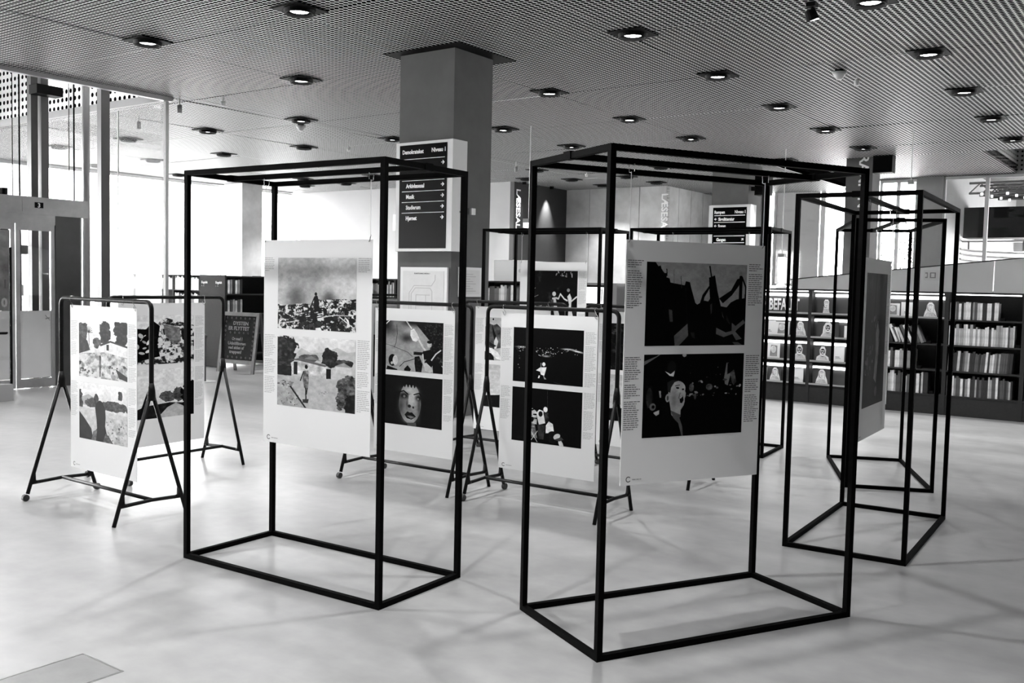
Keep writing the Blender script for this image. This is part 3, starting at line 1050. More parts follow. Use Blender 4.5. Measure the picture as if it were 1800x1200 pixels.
window('window_7', -5.27, XR, Y1 - .02, Y1 + .06, .9, 4.16, [-4.33, -2.2, 0, 2.2, 4.4, 6.2], 'X')

AT = 36.0
struct('ceiling_hall', B(-5.6, 22, Y1 + .2, AT, 4.75, 4.9), M_shelf)
struct('wall_hall_left', B(-5.7, -5.55, Y1 + .2, AT, 0, 4.75), M_greyw)
struct('wall_hall_back', B(-5.6, 22, AT, AT + .2, 2.9, 4.9), M_greyw)
struct('floor_hall', B(-12, 22, Y1 + .2, AT + 2, -.2, 0), M_out)

# ---------------------------------------------------------------- concrete columns
def column(label, x0, x1, y0, y1, ztop, name='concrete_column', m=None):
    o = B(x0, x1, y0, y1, 0, ztop).build(name, m or M_conc, None, rz=BR)
    return tag(o, label, 'column', kind='structure')


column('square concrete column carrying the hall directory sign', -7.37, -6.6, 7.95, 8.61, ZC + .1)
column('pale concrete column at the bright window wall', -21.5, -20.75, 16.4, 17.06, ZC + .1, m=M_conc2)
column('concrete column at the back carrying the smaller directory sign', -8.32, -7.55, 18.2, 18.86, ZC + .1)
column('grey column lettered vertically near the ramp', -5.88, -5.38, 18.9, 19.4, ZC + .25)
B(-7.50, -6.42, 7.80, 8.80, ZC - .004, ZC + .002).build('collar_plate', M_black, bpy.data.objects['concrete_column'])

# ---------------------------------------------------------------- directory signs
sg = bthing('directory_sign', 'white framed black directory sign on the near concrete column listing Demokrateket Niveau 1', 'sign', -6.9, 7.88, 1.79)
# local: X right, Y into the wall, Z from the sign's bottom
B(-.42, .38, -.03, 0.03, 0, 1.17).build('sign_housing', M_signw, sg)
B(.34, .38, .03, .21, 0, 1.17).build('side_return', M_signw, sg)
B(-.365, .305, -.034, -.03, .03, 1.14).build('black_panel', M_sign, sg)
Z0 = 1.79
text('lettering', 'Demokrateket', .062, M_letter, sg, TF(-.325, -.035, 1.045), .0012, width=.30)
text('lettering', 'Niveau 1', .062, M_letter, sg, TF(.09, -.035, 1.05), .0012, width=.19)
for i, (zz) in enumerate((.985, .87, .755, .64, .525, .41)):
    B(-.325, .275, -.0352, -.034, zz, zz + .005).build('rule', M_letter, sg)
for i, (wd, zz, ww) in enumerate((('Arkivlæsesal', .685, .26), ('Musik', .57, .12), ('Studierum', .455, .21), ('Hjørnet', .34, .155))):
    text('lettering', wd, .062, M_letter, sg, TF(-.265, -.035, zz - .005), .0016, width=ww)


def arrow(p, x, z, y, k=1.0, ang=0.0):
    m = MB()
    m.box(-.022 * k, .018 * k, 0, .001, -.004 * k, .004 * k)
    m.poly([(.0, .022 * k), (.024 * k, .0), (.0, -.022 * k), (-.007 * k, -.016 * k), (.010 * k, 0), (-.007 * k, .016 * k)][::-1], 0, .001)
    o = m.build('arrow', M_letter, p, loc=(x, y, z))
    o.rotation_euler = (0, -ang, 0)
    return o


for zz in (.93, .70, .585, .47, .355):
    arrow(sg, .25, zz + .005, -.0352)
MB().sphere((.38, .1, .42), .012).build('lock', M_chrome, sg)

s2 = bthing('directory_sign', 'smaller white framed directory sign on the back column headed Rampen Niveau 1', 'sign', -7.88, 18.13, 1.95)
B(-.45, .43, -.03, .06, 0, 1.17).build('sign_housing', M_signw, s2)
B(.39, .43, .06, .25, 0, 1.17).build('side_return', M_signw, s2)
B(-.36, .35, -.034, -.03, .03, 1.12).build('black_panel', M_sign, s2)
text('lettering', 'Rampen', .085, M_letter, s2, TF(-.33, -.035, 1.0), .003, width=.22)
text('lettering', 'Niveau 1', .085, M_letter, s2, TF(.10, -.035, 1.0), .002, width=.22)
for zz in (.955, .82, .685, .55, .415, .28):
    B(-.33, .32, -.0352, -.034, zz, zz + .012).build('rule', M_letter, s2)
for i, (wd, zz, ww, xx) in enumerate((('Skønlitteratur', .86, .34, -.24), ('Scenen', .725, .16, -.24), ('Gangen', .455, .2, -.27), ('WC / Elevator', .32, .30, -.27))):
    text('lettering', wd, .085, M_letter, s2, TF(xx, -.035, zz), .004, width=ww)
for zz in (.89, .755):
    arrow(s2, -.30, zz, -.0352, 1.2, PI)
for zz in (.485, .35):
    arrow(s2, .28, zz, -.0352, 1.3, PI / 4)

# framed plan under the sign, small framed notice on the column's other face
mp = bthing('framed_map', 'pale framed floor plan hung below the directory sign', 'map', -6.96, 7.93, .92)
B(-.335, .335, -.012, .015, 0, .70).build('frame', M_signw, mp)
B(-.295, .295, -.015, -.012, .04, .66).build('sheet', M_board2, mp)
mm = MB()
for a in (([(-.2, .10), (-.2, .42), (-.13, .50), (.12, .50), (.17, .56), (.17, .62)]), ([(-.17, .1), (-.17, .41), (-.11, .475), (.1, .475), (.13, .44), (.13, .1)]), ([(-.1, .40), (.1, .40)]), ([(-.1, .28), (.1, .28)]), ([(-.1, .4), (-.1, .1)]), ([(.04, .4), (.04, .28)])):
    for (p, q), (r_, s_) in zip(a, a[1:]):
        d = math.hypot(r_ - p, s_ - q); nx, nz = -(s_ - q) / d * .003, (r_ - p) / d * .003
        mm.poly([(p - nx, q - nz), (r_ - nx, s_ - nz), (r_ + nx, s_ + nz), (p + nx, q + nz)], -.0162, .001)
mm.build('plan_lines', M_mapline, mp)
text('title', 'PLANTEGNING NIVEAU 1', .02, M_inkd, mp, TF(-.13, -.0155, .625), .0003)
nf = bthing('framed_notice', 'small framed notice on the side face of the near concrete column', 'notice', -6.6, 8.26, 1.31)
B(0.0, .015, -.2, .2, 0, .32).build('frame', M_signw, nf)
B(.015, .017, -.17, .17, .03, .29).build('sheet', M_board2, nf)
q = MB()
for k in range(8):
    q.box(.017, .018, -.12, .10 - .05 * (k % 3), .06 + k * .026, .066 + k * .026)
q.build('text_lines', M_mapline, nf)
sw = bthing('switch_box', 'small pale switch box high on the near column side', 'switch', -6.6, 8.28, 2.2)
B(0, .03, -.035, .035, 0, .07).build('box_body', M_signw, sw)

# wall lettering
text('wall_lettering', 'LÆSESAL', .24, M_letter, None, TXdown(0, 0, 0), .006, width=.95)
o = bpy.data.objects['wall_lettering']
o.location = W(-13.865, 19.14, 3.77); o.rotation_euler = (0, 0, BR)
tag(o, 'vertical white LÆSESAL lettering at the left end of the charcoal wall', 'lettering')
o = text('wall_lettering', 'LÆSESAL', .24, M_letter, None, TFdown(0, 0, 0), .006, width=.95)
o.location = W(-11.1, 21.39, 3.75); o.rotation_euler = (0, 0, BR)
tag(o, 'vertical pale LÆSESAL lettering on the light concrete wall', 'lettering')
o = text('wall_lettering', 'RAMPEN', .25, M_letter, None, TFdown(0, 0, 0), .006, width=.98)
o.location = W(-5.63, 18.89, 4.06); o.rotation_euler = (0, 0, BR)
tag(o, 'vertical pale RAMPEN lettering on the grey ramp column', 'lettering')
o = text('wall_lettering', 'B', .56, M_letter, None, TF(0, 0, 0), .02)
o.location = W(-17.86, 19.04, 2.83); o.rotation_euler = (0, 0, BR)
tag(o, 'large white letter B on the bright back wall', 'lettering')

# ---------------------------------------------------------------- lift and glass enclosure
lf = bthing('lift_portal', 'brushed steel lift front with glazed doors and floor display', 'lift', 0, 0)
lf.location = W(0, 0)
# x = -12.14 is the front plane (faces +X)
XF = -12.14
B(XF - .06, XF + .05, 4.6, 7.06, 2.2, 2.42).build('header', M_steel, lf)
dp = B(XF + .05, XF + .056, 6.19, 6.60, 2.23, 2.40).build('display_plate', M_steel, lf)
B(XF + .056, XF + .060, 6.345, 6.455, 2.285, 2.355).build('display_window', M_black, dp)
text('display_digit', '3', .075, M_letter, dp, Matrix.Translation((XF + .061, 6.38, 2.293)) @ Matrix.Rotation(PI / 2, 4, 'Z') @ RX90, .002)
B(XF - .02, XF + .02, 4.6, 6.63, 2.08, 2.2).build('lintel', M_steel, lf)
for k, (a, b) in enumerate(((5.42, 6.115), (6.125, 6.63))):
    d = MB()
    st = .055
    d.box(XF - .02, XF + .01, a, a + st, 0.01, 2.08).box(XF - .02, XF + .01, b - st, b, 0.01, 2.08)
    d.box(XF - .02, XF + .01, a + st, b - st, 0.01, .12).box(XF - .02, XF + .01, a + st, b - st, 2.0, 2.08)
    d = d.build('door', M_steel, lf)
    B(XF - .006, XF - .002, a + st, b - st, .12, 2.0).build('door_glass', M_glass, d)
    B(XF - .002, XF + .001, a + st, b - st, .13, .985).build('frosted_film', M_frost, d)
    if k == 1:
        q = MB()
        q.tube([(XF + .002, 6.50, .93), (XF + .002, 6.56, .86)], .004, 5)
        q.tube([(XF + .002, 6.505, .882), (XF + .002, 6.555, .892)], .007, 5)
        q.build('no_entry_mark', M_mapline, d)
    else:
        text('floor_digit', '1', .15, M_inkd, d, Matrix.Translation((XF + .004, 5.955, 1.27)) @ Matrix.Rotation(PI / 2, 4, 'Z') @ RX90, .004)
        text('floor_digit', '0', .15, M_signw, d, Matrix.Translation((XF + .004, 5.945, 1.04)) @ Matrix.Rotation(PI / 2, 4, 'Z') @ RX90, .006)
        q = MB()
        q.box(XF - .0015, XF - .0005, a + .06, b - .06, .99, 1.99)
        q.build('printed_film', mat('grey_cloud_film', .22, .6, noise=.6, nscale=5), d)
B(XF - .05, XF + .02, 6.63, 6.97, 0, 2.2).build('side_cladding', M_dsteel, lf)
B(XF - 1.7, XF - .05, 6.93, 6.97, 0, 2.2).build('side_frame', M_greyw, lf) if False else None
B(XF - .12, XF - .05, 6.97, 7.03, 0, 2.2).build('jamb', M_signw, lf)

for (a, wd, rad, m, nm, lab) in ((6.62, .09, 0, M_dsteel, 'lift_guide_post', 'dark lift guide post left of the light one'), (6.76, .1, 0, M_post, 'lift_guide_post', 'wide dark guide post just right of the lift machine bracket'),
                               (7.36, 0, .05, M_lpost, 'lift_guide_post', 'round light steel post beside the lift cables'), (7.62, .13, 0, M_post, 'lift_guide_post', 'rightmost square dark post of the lift shaft')):
    if rad:
        o = MB().cyl(0, 0, 0, 6.0, rad, n=16).build(nm, m, None, True)
    else:
        o = B(-.05, .05, -wd / 2, wd / 2, 0, 6.0).build(nm, m, None)
    o.location = W(-12.65, a); o.rotation_euler = (0, 0, BR)
    tag(o, lab, 'post')
mbk = B(-.1, .1, 6.55, 6.9, 3.78, 3.9)
o = mbk.build('lift_bracket', M_black, None, rz=BR)
o.location = W(-12.5, 0); tag(o, 'black machine bracket high in the lift shaft', 'bracket')
for a, r_, lb in ((6.33, .006, 'leftmost thin lift cable'), (6.42, .011, 'thicker lift cable left of the guide posts'), (7.09, .006, 'thin lift cable between the posts'), (7.16, .012, 'thick dark lift cable between the posts')):
    o = MB().tube([(0, 0, .3), (0, 0, 6.0)], r_, 6).build('lift_cable', M_black, None)
    o.location = W(-12.6, a); o.rotation_euler = (0, 0, BR); tag(o, lb, 'cable')
lc = bthing('lift_cabling', 'bundle of black cables and pipework behind the lift door glass', 'cables', -13.3, 6.55)
MB().tube([(0, .02, 0.3), (.02, 0, 2.6)], .05, 8).build('conduit', M_black, lc)
q = MB()
for k in range(4):
    q.tube([(0, -.32 + .03 * k, 2.0), (0, -.29 + .03 * k, 1.7), (0, -.14 + .02 * k, 1.45), (0, 0, 1.38)], .008, 5)
q.build('loose_cable', M_black, lc)
B(-.1, .1, -.1, .35, 1.72, 1.84).build('clamp', M_dsteel, lc)
B(-.05, .05, .14, .22, .3, 2.0).build('guide_rail', M_lpost, lc)
B(-.06, .06, .16, .24, 1.15, 1.3).build('junction_box', M_signw, lc)
lb = bthing('light_box', 'white light box hung high in the open void', 'lamp', -13.2, 7.1, 4.05)
B(-.2, .2, -.15, .25, 0, .12).build('housing', M_lightw, lb)
gs = bthing('glass_enclosure', 'tall clear glass screen around the open void', 'glass screen', 0, 0)
gs.location = W(0, 0)
for a, b in ((-16.9, -15.0), (-14.98, -13.12), (-13.10, -11.95)):
    B(a, b, 8.12, 8.132, .03, ZC - .08).build('glass_pane', M_veil, gs)
B(-11.955, -11.905, 8.10, 8.15, 0, ZC - .05).build('corner_post', M_signw, gs)
B(-13.118, -13.102, 8.118, 8.136, 0.02, ZC - .07).build('joint', M_det, gs)
B(-16.9, -11.95, 8.10, 8.15, 0, .04).build('floor_channel', M_dsteel, gs)
fg = bthing('glass_barrier', 'clear glass barrier with black edge standing on a grey block', 'barrier', -11.14, 5.15)
B(-.006, .006, -.6, .41, .19, 1.75).build('glass', M_glass, fg)
B(-.01, .01, .40, .425, .0, 1.75).build('edge_strip', M_black, fg)
B(-.07, .07, .0, .40, 0, .19).build('base_block', M_greyw, fg)
MB().tube([(.01, -.1, .78), (.06, .1, .78), (.06, .33, .775), (.01, .36, .775)], .014, 8).build('handle', M_black, fg)

# ---------------------------------------------------------------- ceiling lamps
ORD = ['first', 'second', 'third', 'fourth', 'fifth', 'sixth', 'seventh', 'eighth', 'ninth', 'tenth', 'eleventh', 'twelfth', 'thirteenth', 'fourteenth', 'fifteenth', 'sixteenth', 'seventeenth', 'eighteenth', 'nineteenth', 'twentieth']
ORD += ['twenty-' + q for q in ORD[:9]] + ['thirtieth'] + ['thirty-' + q for q in ORD[:9]] + ['fortieth'] + ['forty-' + q for q in ORD[:9]]
TONE = ['white', 'pale', 'grey', 'dark', 'black', 'mid-grey']
LAMPS = [(8.5, 2.5), (10.64, 2.52), (12.84, 2.61), (14.99, 2.68), (17.15, 2.74), (8.42, 4.74), (10.54, 4.8), (12.73, 4.89), (14.89, 4.97), (17.05, 5.03),
         (12.70, 0.3), (10.5, .3), (15.0, .4), (18.0, 6.75), (6.11, 6.93), (10.4, 7.05), (12.62, 7.12), (14.72, 7.14), (6.07, 9.24), (8.23, 9.29), (12.49, 9.34), (14.59, 9.39), (17.97, 9.37),
         (10.29, 11.61), (12.42, 11.68), (14.6, 11.7), (17.3, 12.0), (19.2, 10.86), (20.54, 10.81), (19.19, 12.32), (20.59, 12.3), (18.6, 13.2), (10.26, 13.89), (12.42, 13.93), (14.5, 13.9),
         (10.18, 16.1), (12.34, 16.19), (16.52, 16.15), (10.1, 18.3), (12.28, 18.49), (16.33, 18.33), (17.57, 18.12), (17.53, 19.61), (14.3, 20.5), (12.26, 20.6),
         (8.4, .25), (6.3, 4.7), (4.1, 4.7), (3.95, 6.95), (3.9, 9.2), (3.85, 11.4), (1.9, 6.95), (1.8, 9.2), (1.75, 11.4), (4.1, 2.4), (1.9, 4.7), (1.9, 2.4), (-.3, 4.7), (-.3, 6.95), (-.3, 2.4), (-.3, .15), (1.9, .15), (-.3, -2.1), (1.9, -2.1)]  # this line: lamps added out of view to brighten posters and floor
lp = None
for i, (a, b) in enumerate(LAMPS):
    if lp is None:
        lp = bthing('ceiling_downlight', '', 'ceiling light', 0, 0)
        B(-.185, .185, -.185, .185, -.012, .0).build('mounting_plate', M_black, lp)
        ring = MB()
        for q_ in range(28):
            c0, c1 = 2 * PI * q_ / 28, 2 * PI * (q_ + 1) / 28
            for (ra, za), (rb, zb) in (((.145, -.012), (.137, -.048)), ((.137, -.048), (.125, -.048)), ((.125, -.048), (.12, -.017))):
                kk = len(ring.v)
                ring.v += [(ra * math.cos(c0), ra * math.sin(c0), za), (ra * math.cos(c1), ra * math.sin(c1), za), (rb * math.cos(c1), rb * math.sin(c1), zb), (rb * math.cos(c0), rb * math.sin(c0), zb)]
                ring.f.append((kk + 3, kk + 2, kk + 1, kk))
        ring.build('housing', M_black, lp)
        MB().cyl(0, 0, -.018, -.016, .119, .119, 24).build('baffle', M_black, lp)
        MB().cyl(0, 0, -.0205, -.0182, .085, .085, 24).build('lit_lens', M_lamp_on, lp)
        o = lp
    else:
        o = copy_tree(lp)
    o.location = W(-b, a, ZC)
    rowi = round((a + .25) / 2.13)
    inrow = sorted([q[1] for q in LAMPS if round((q[0] + .25) / 2.13) == rowi])
    o['label'] = 'black downlight, %s from the right in the %s diagonal row counted from the camera' % (ORD[inrow.index(b)], ORD[rowi])
    o['group'] = 'recessed downlights in the ceiling grid'
    ld = bpy.data.lights.get('downlight_beam')
    if ld is None:
        ld = bpy.data.lights.new('downlight_beam', 'SPOT')
        ld.energy = LAMP_W * 4
        ld.spot_size = R(95)
        ld.spot_blend = .6
        ld.shadow_soft_size = .05
    lo = bpy.data.objects.new('beam', ld)
    COL.objects.link(lo)
    lo.parent = o
    lo.location = (0, 0, -.06)
# track spotlight at the top edge
sp = bthing('spotlight', 'bright adjustable spotlight on the ceiling beside the largest downlight', 'spotlight', -2.95, 8.35, ZC)
B(-.04, .04, -.04, .04, -.03, .01).build('base', M_black, sp)
MB().tube([(0, 0, -.02), (0, 0, -.07)], .012, 8).build('stem', M_black, sp)
MB().tube([(-.02, .0, -.05), (.0, .035, -.13)], [.045, .055], 14).build('head', M_black, sp)
MB().tube([(.0008, .036, -.1305), (.001, .037, -.133)], .05, 14).build('lens', M_lamp_on, sp)
# wall washers over the charcoal wall
for k, (a, lab) in enumerate(((19.25, 'small spotlight washing the left end of the charcoal wall'), (20.45, 'small spotlight casting a light cone on the charcoal wall'))):
    o = bthing('wall_washer', lab, 'spotlight', -13.72, a, ZC)
    MB().tube([(0, 0, -.06), (0, 0, .01)], .05, 12).build('head', M_black, o)
    ld = bpy.data.lights.new('washer_beam', 'SPOT'); ld.energy = 420 if k else 40; ld.spot_size = R(54); ld.spot_blend = 1.0; ld.shadow_soft_size = .02
    lo = bpy.data.objects.new('beam', ld); COL.objects.link(lo); lo.parent = o; lo.location = (0.02, 0, -.08); lo.rotation_euler = (0, R(8), 0)

# smoke detectors and sprinklers
for (a, b, kd, lab) in ((11.02, 3.55, 'c', 'white conical smoke detector on the striped ceiling, right part'), (11.5, 3.5, 's', 'small white sprinkler beside the conical detector'),
                        (10.63, 12.0, 'c', 'white conical smoke detector under the lit downlight, left of the near column'), (12.76, 13.1, 's', 'small white ceiling sensor between the left downlights'),
                        (8.6, 11.3, 's', 'thin sprinkler pendant near the void corner'), (8.25, 11.8, 'b', 'small grey cylinder sensor at the void corner post'), (8.82, 13.66, 'b', 'small grey cylinder sensor seen through the glass screen'),
                        (16.04, 11.65, 'b', 'small grey cylinder sensor right of the near column'), (18.9, 4.2, 's', 'small dome camera beyond the ceiling step'), (19.0, 3.7, 'c', 'flat white smoke detector beyond the ceiling step'), (18.2, 11.3, 's', 'white sprinkler before the concrete wall')):
    zc = ZC if a < 18.4 or b > 7.3 else ZC + .25
    o = bthing('smoke_detector' if kd == 'c' else 'ceiling_sensor', lab, 'detector' if kd == 'c' else 'sensor', -b, a, zc)
    if kd == 'c':
        MB().cyl(0, 0, -.10, -.02, .03, .085, 16).build('cone_body', M_det, o, True)
        MB().cyl(0, 0, -.02, .006, .05, .05, 16).build('base', M_black, o)
    elif kd == 's':
        MB().cyl(0, 0, -.09, -.03, .028, .034, 12).build('cup', M_det, o, True)
        MB().cyl(0, 0, -.03, .006, .012, .012, 8).build('stem', M_det, o)
    else:
        MB().cyl(0, 0, -.20, -.09, .032, .032, 12).build('cylinder', M_greyw, o, True)
        MB().cyl(0, 0, -.09, .006, .008, .008, 8).build('stem', M_det, o)

# pendant lamps
for (a, b, zb, hw, lab) in ((15.55, 3.85, 3.03, .04, 'box pendant lamp on a thin cord in front of the bright ramp window'), (16.67, 6.25, 1.96, .055, 'low hanging box pendant lamp above the left end of the ramp parapet'),
                            (12.52, 8.82, 2.35, .07, 'box pendant lamp hanging in front of the charcoal wall')):
    o = bthing('pendant_lamp', lab, 'pendant lamp', -b, a, zb)
    MB().tube([(0, 0, .14), (0, 0, ZC - zb + .005)], .008, 6).build('cord', M_det, o)
    B(-hw, hw, -hw, hw, .075, .14).build('cap', M_greyw, o)
    B(-hw * .92, hw * .92, -hw * .92, hw * .92, 0, .075).build('glass_shade', M_globe, o)

# hanging speakers
for (x0, x1, y, z0, z1, lab) in ((-5.18, -4.84, 18.3, 3.62, ZC, 'black loudspeaker box hung at the ceiling step right of the RAMPEN column'), (-7.42, -7.14, 18.3, 3.3, 3.75, 'black loudspeaker on the side of the back column')):
    o = bthing('loudspeaker', lab, 'speaker', (x0 + x1) / 2, y, z0)
    h = (x1 - x0) / 2
    B(-h, h, -.12, .1, 0, z1 - z0).build('cabinet', M_black, o)
    B(-h + .02, h - .02, -.13, -.12, .02, z1 - z0 - .02).build('grille', M_plenum, o)
    if lab.startswith('black loudspeaker on'):
        B(-h - .12, -h, -.0, .08, .1, .18).build('bracket', M_black, o)


# ---------------------------------------------------------------- open display frames
def frame_box(label, x, y, th, Wd, D, H=2.0, t=.025, group=None):
    o = thing('exhibition_cube', label, 'display frame', (x, y, 0), th, group)
    for px in (0, Wd - t):
        for py in (0, D - t):
            B(px, px + t, py, py + t, t, H - t).build('post', M_frame, o)
    for z in (0, H - t):
        nm = 'base_rail' if z == 0 else 'top_rail'
        B(0, Wd, 0, t, z, z + t).build(nm, M_frame, o)
        B(0, Wd, D - t, D, z, z + t).build(nm, M_frame, o)
        B(0, t, t, D - t, z, z + t).build(nm, M_frame, o)
        B(Wd - t, Wd, t, D - t, z, z + t).build(nm, M_frame, o)
    B(t, Wd - t, D / 2 - t / 2, D / 2 + t / 2, H - t, H).build('hanging_rail', M_frame, o)
    for px in (0, Wd - t):
        B(px - .004, px + t + .004, D / 2 - .028, D / 2 + .028, H - t - .003, H + .005).build('sleeve', M_frame, o)
    return o


FR = {
    'A': (-1.687, 4.955, -.584, 1.343, .61, 'large open black display frame nearest on the left'),
    'B': (.357, 3.675, .462, 1.332, .664, 'large open black display frame nearest on the right'),
    'C': (2.131, 5.089, 1.002, 1.315, .666, 'open black display frame at the right before the lit bookcases'),
    'D': (3.115, 7.006, 1.355, 1.332, .623, 'open black display frame just behind the right one'),
    'E': (-.315, 9.61, -.542, 1.30, .639, 'distant black display frame behind the middle racks, left of two'),
    'F': (1.065, 8.967, -.53, 1.31, .686, 'distant black display frame mostly hidden behind the near right poster'),
}
for k, (x, y, th, Wd, D, lab) in FR.items():
    frame_box(lab, x, y, th, Wd, D)


def fposter(k, s0, ztop, label, photos, **kw):
    x, y, th, Wd, D, _ = FR[k]
    px, py = x - math.sin(th) * D / 2, y + math.cos(th) * D / 2
    return make_poster(label, (px, py, 0), th, s0, ztop, photos, hang='string', ztie=1.975, **kw)


fposter('A', .256, 1.66, 'white poster in the near left frame with smoke photo above and flooded village below', ['ph_smoke', 'ph_flood'], cap=0)
fposter('B', .299, 1.66, 'greyish poster in the near right frame with flags photo above and shouting man below', ['ph_flags', 'ph_shout'], cap=2, ink=M_inkd)
fposter('C', .215, 1.656, 'poster seen edge-on in the right frame with one tall dark photo of a robed figure', ['ph_robe'], tall=True)
fposter('D', .29, 1.66, 'poster hung almost edge-on in the far right frame', ['ph_dark'], tall=True)
fposter('E', .255, 1.685, 'distant poster with tall dark photo of two dancing figures', ['ph_dance'], tall=True)
fposter('F', .28, 1.66, 'distant poster hidden behind the near right poster', ['ph_dark'], tall=True)


# ---------------------------------------------------------------- rolling clothes racks holding posters
def arc(c, r, a0, a1, n=6):
    return [(c[0] + r * math.cos(a0 + (a1 - a0) * i / n), 0, c[1] + r * math.sin(a0 + (a1 - a0) * i / n)) for i in range(n + 1)]


L_, HR, SP, FK = 1.0115, 1.305, .2445, .775


def make_rack():
    o = thing('garment_rack', '', 'rack', (0, 0, 0))
    r, b = .0125, .045
    pts = [(-L_ / 2, 0, FK - .02)] + arc((-L_ / 2 + b, HR - b), b, PI, PI / 2) + arc((L_ / 2 - b, HR - b), b, PI / 2, 0) + [(L_ / 2, 0, FK - .02)]
    MB().tube(pts, r * 1.12, 10).build('hanging_bar', M_tube, o, True)
    for sx in (-1, 1):
        x = sx * L_ / 2
        MB().tube([(x, 0, FK + .05), (x, 0, FK), (x, 0, FK - .055)], [r * 1.15, r * 1.8, r * 2.0], 10).build('fork_joint', M_tube, o, True)
        for sy in (-1, 1):
            foot = .028 if sx < 0 else .0
            zf = .045 if sx < 0 else 0.0
            f = lambda z: sy * (.012 + (SP - .012) * (FK - .03 - z) / (FK - .03))
            lg = MB().tube([(x, f(FK - .03), FK - .03), (x, f(.3), .3), (x, f(zf), zf)], r * .98, 10).build('leg', M_tube, o, True)
            if sx < 0:
                MB().tube([(x - .012, sy * SP, .022), (x + .012, sy * SP, .022)], .022, 12).build('caster', M_wheel, lg)
            # gusset where the crossbar meets the leg
            MB().tube([(x, f(.135) - sy * .05, .112), (x, f(.14) - sy * .012, .118), (x, f(.19), .17)], [r * .8, r * 1.25, r * .7], 8).build('gusset', M_tube, lg, True)
        yy = SP * (1 - .11 / FK)
        MB().tube([(x, -yy, .112), (x, 0, .120), (x, yy, .112)], r * .88, 10).build('crossbar', M_tube, o, True)
    MB().tube([(-L_ / 2, 0, .122), (L_ / 2, 0, .122)], r * .92, 10).build('bottom_bar', M_tube, o, True)
    return o


RK = [
    ('R1', -2.549, 6.025, -.634, 'black tubular clothes rack at the front left', ['ph_village', 'ph_river'], 'poster on the front left rack with palm village photo over a man by a river', 1, False),
    ('R6', .249, 6.33, -.600, 'black tubular clothes rack in the middle, nearest the camera between the two large frames', ['ph_nightlights', 'ph_riders'], 'poster on the middle rack with two near-black night photos', 1, False),
    ('R3', -.699, 6.985, -.601, 'black tubular clothes rack behind the near left frame', ['ph_ground', 'ph_face'], 'poster on the rack behind the left frame with a close face photo below', 1, False),
    ('R2', -2.565, 7.207, .989, 'black tubular clothes rack on the left turned away, behind the front left rack', ['ph_rubble', 'ph_road'], 'poster on the turned left rack with rubble photo over a road between trees', 1, False),
    ('R5', .011, 8.091, -.577, 'black tubular clothes rack directly behind the middle rack', ['ph_cloth', 'ph_sea'], 'poster behind the middle rack with pale cloth photo and pale sky photo', 1, False),
    ('R7', 1.008, 7.391, -.589, 'black tubular clothes rack mostly hidden behind the near right poster', ['ph_dark', 'ph_sea'], 'poster mostly hidden behind the near right poster', 1, False),
    ('R4', -1.39, 11.0, .99, 'farthest black clothes rack, before the near concrete column', ['ph_skyhill'], 'farthest rack poster with one tall photo of hills and sky', 1, True),
]
rk0 = None
for n_, x, y, th, lab, ph, plab, cp, tall in RK:
    if rk0 is None:
        rk0 = make_rack(); o = rk0
    else:
        o = copy_tree(rk0)
    o.location = (x, y, 0); o.rotation_euler = (0, 0, th)
    o['label'] = lab
    o['group'] = 'tubular racks carrying posters'
    make_poster(plab, (x, y, 0), th, -.392 if n_ != 'R2' else -.425, 1.263, ph, cap=cp, hang='hook', ztie=HR, tall=tall, yoff=-.002)


# ---------------------------------------------------------------- bookcases
def bookcase(label, x0, x1, y0, dep, zt, levels, plinth, lights=False, group=None, name='bookcase', doubled=False):
    o = bthing(name, label, 'bookcase', x0, y0, 0, group)
    w_ = x1 - x0
    t = .022
    B(0, t, 0, dep, .0, zt).build('side_panel', M_shelf, o)
    B(w_ - t, w_, 0, dep, .0, zt).build('side_panel', M_shelf, o)
    B(t, w_ - t, dep - .02, dep, plinth, zt - t).build('back_panel', M_shelf, o)
    B(t, w_ - t, 0.0, dep, zt - t, zt).build('top_panel', M_shelf, o)
    B(t, w_ - t, .01, dep, 0, plinth).build('plinth', M_shelf, o)
    for z in levels:
        B(t, w_ - t, .004, dep - .02, z - .018, z).build('shelf', M_shelf, o)
    if lights:
        B(t + .02, w_ - t - .02, .02, .035, zt - t - .012, zt - t).build('strip_light', M_strip, o)
    return o


def at_shelf(x, y, z):
    return W(x, y, z)


_bookm = {}


def book(x, y, z, wd, h, dp, mi, lean, label, group):
    """one upright book, spine to the front, standing at its left lower edge"""
    key = (round(wd, 3), round(h, 2), mi)
    if key not in _bookm:
        m = MB()
        m.box(0, wd, 0, .005, 0, h)                       # spine
        m.box(0, .003, 0.005, dp, 0, h); m.box(wd - .003, wd, .005, dp, 0, h)
        m.box(.003, wd - .003, .005, dp - .004, .004, h - .004)
        me = m.mesh('book', M_bk[mi])
        _bookm[key] = me
    o = bpy.data.objects.new('book', _bookm[key])
    COL.objects.link(o)
    o.location = W(x, y, z)
    o.rotation_euler = (0, lean, BR)
    o.rotation_mode = 'XYZ'
    if lean:
        o.matrix_world = Matrix.Translation(W(x, y, z)) @ Matrix.Rotation(BR, 4, 'Z') @ Matrix.Rotation(lean, 4, 'Y')
    tag(o, label, 'book', group)
    return o


NB = 0


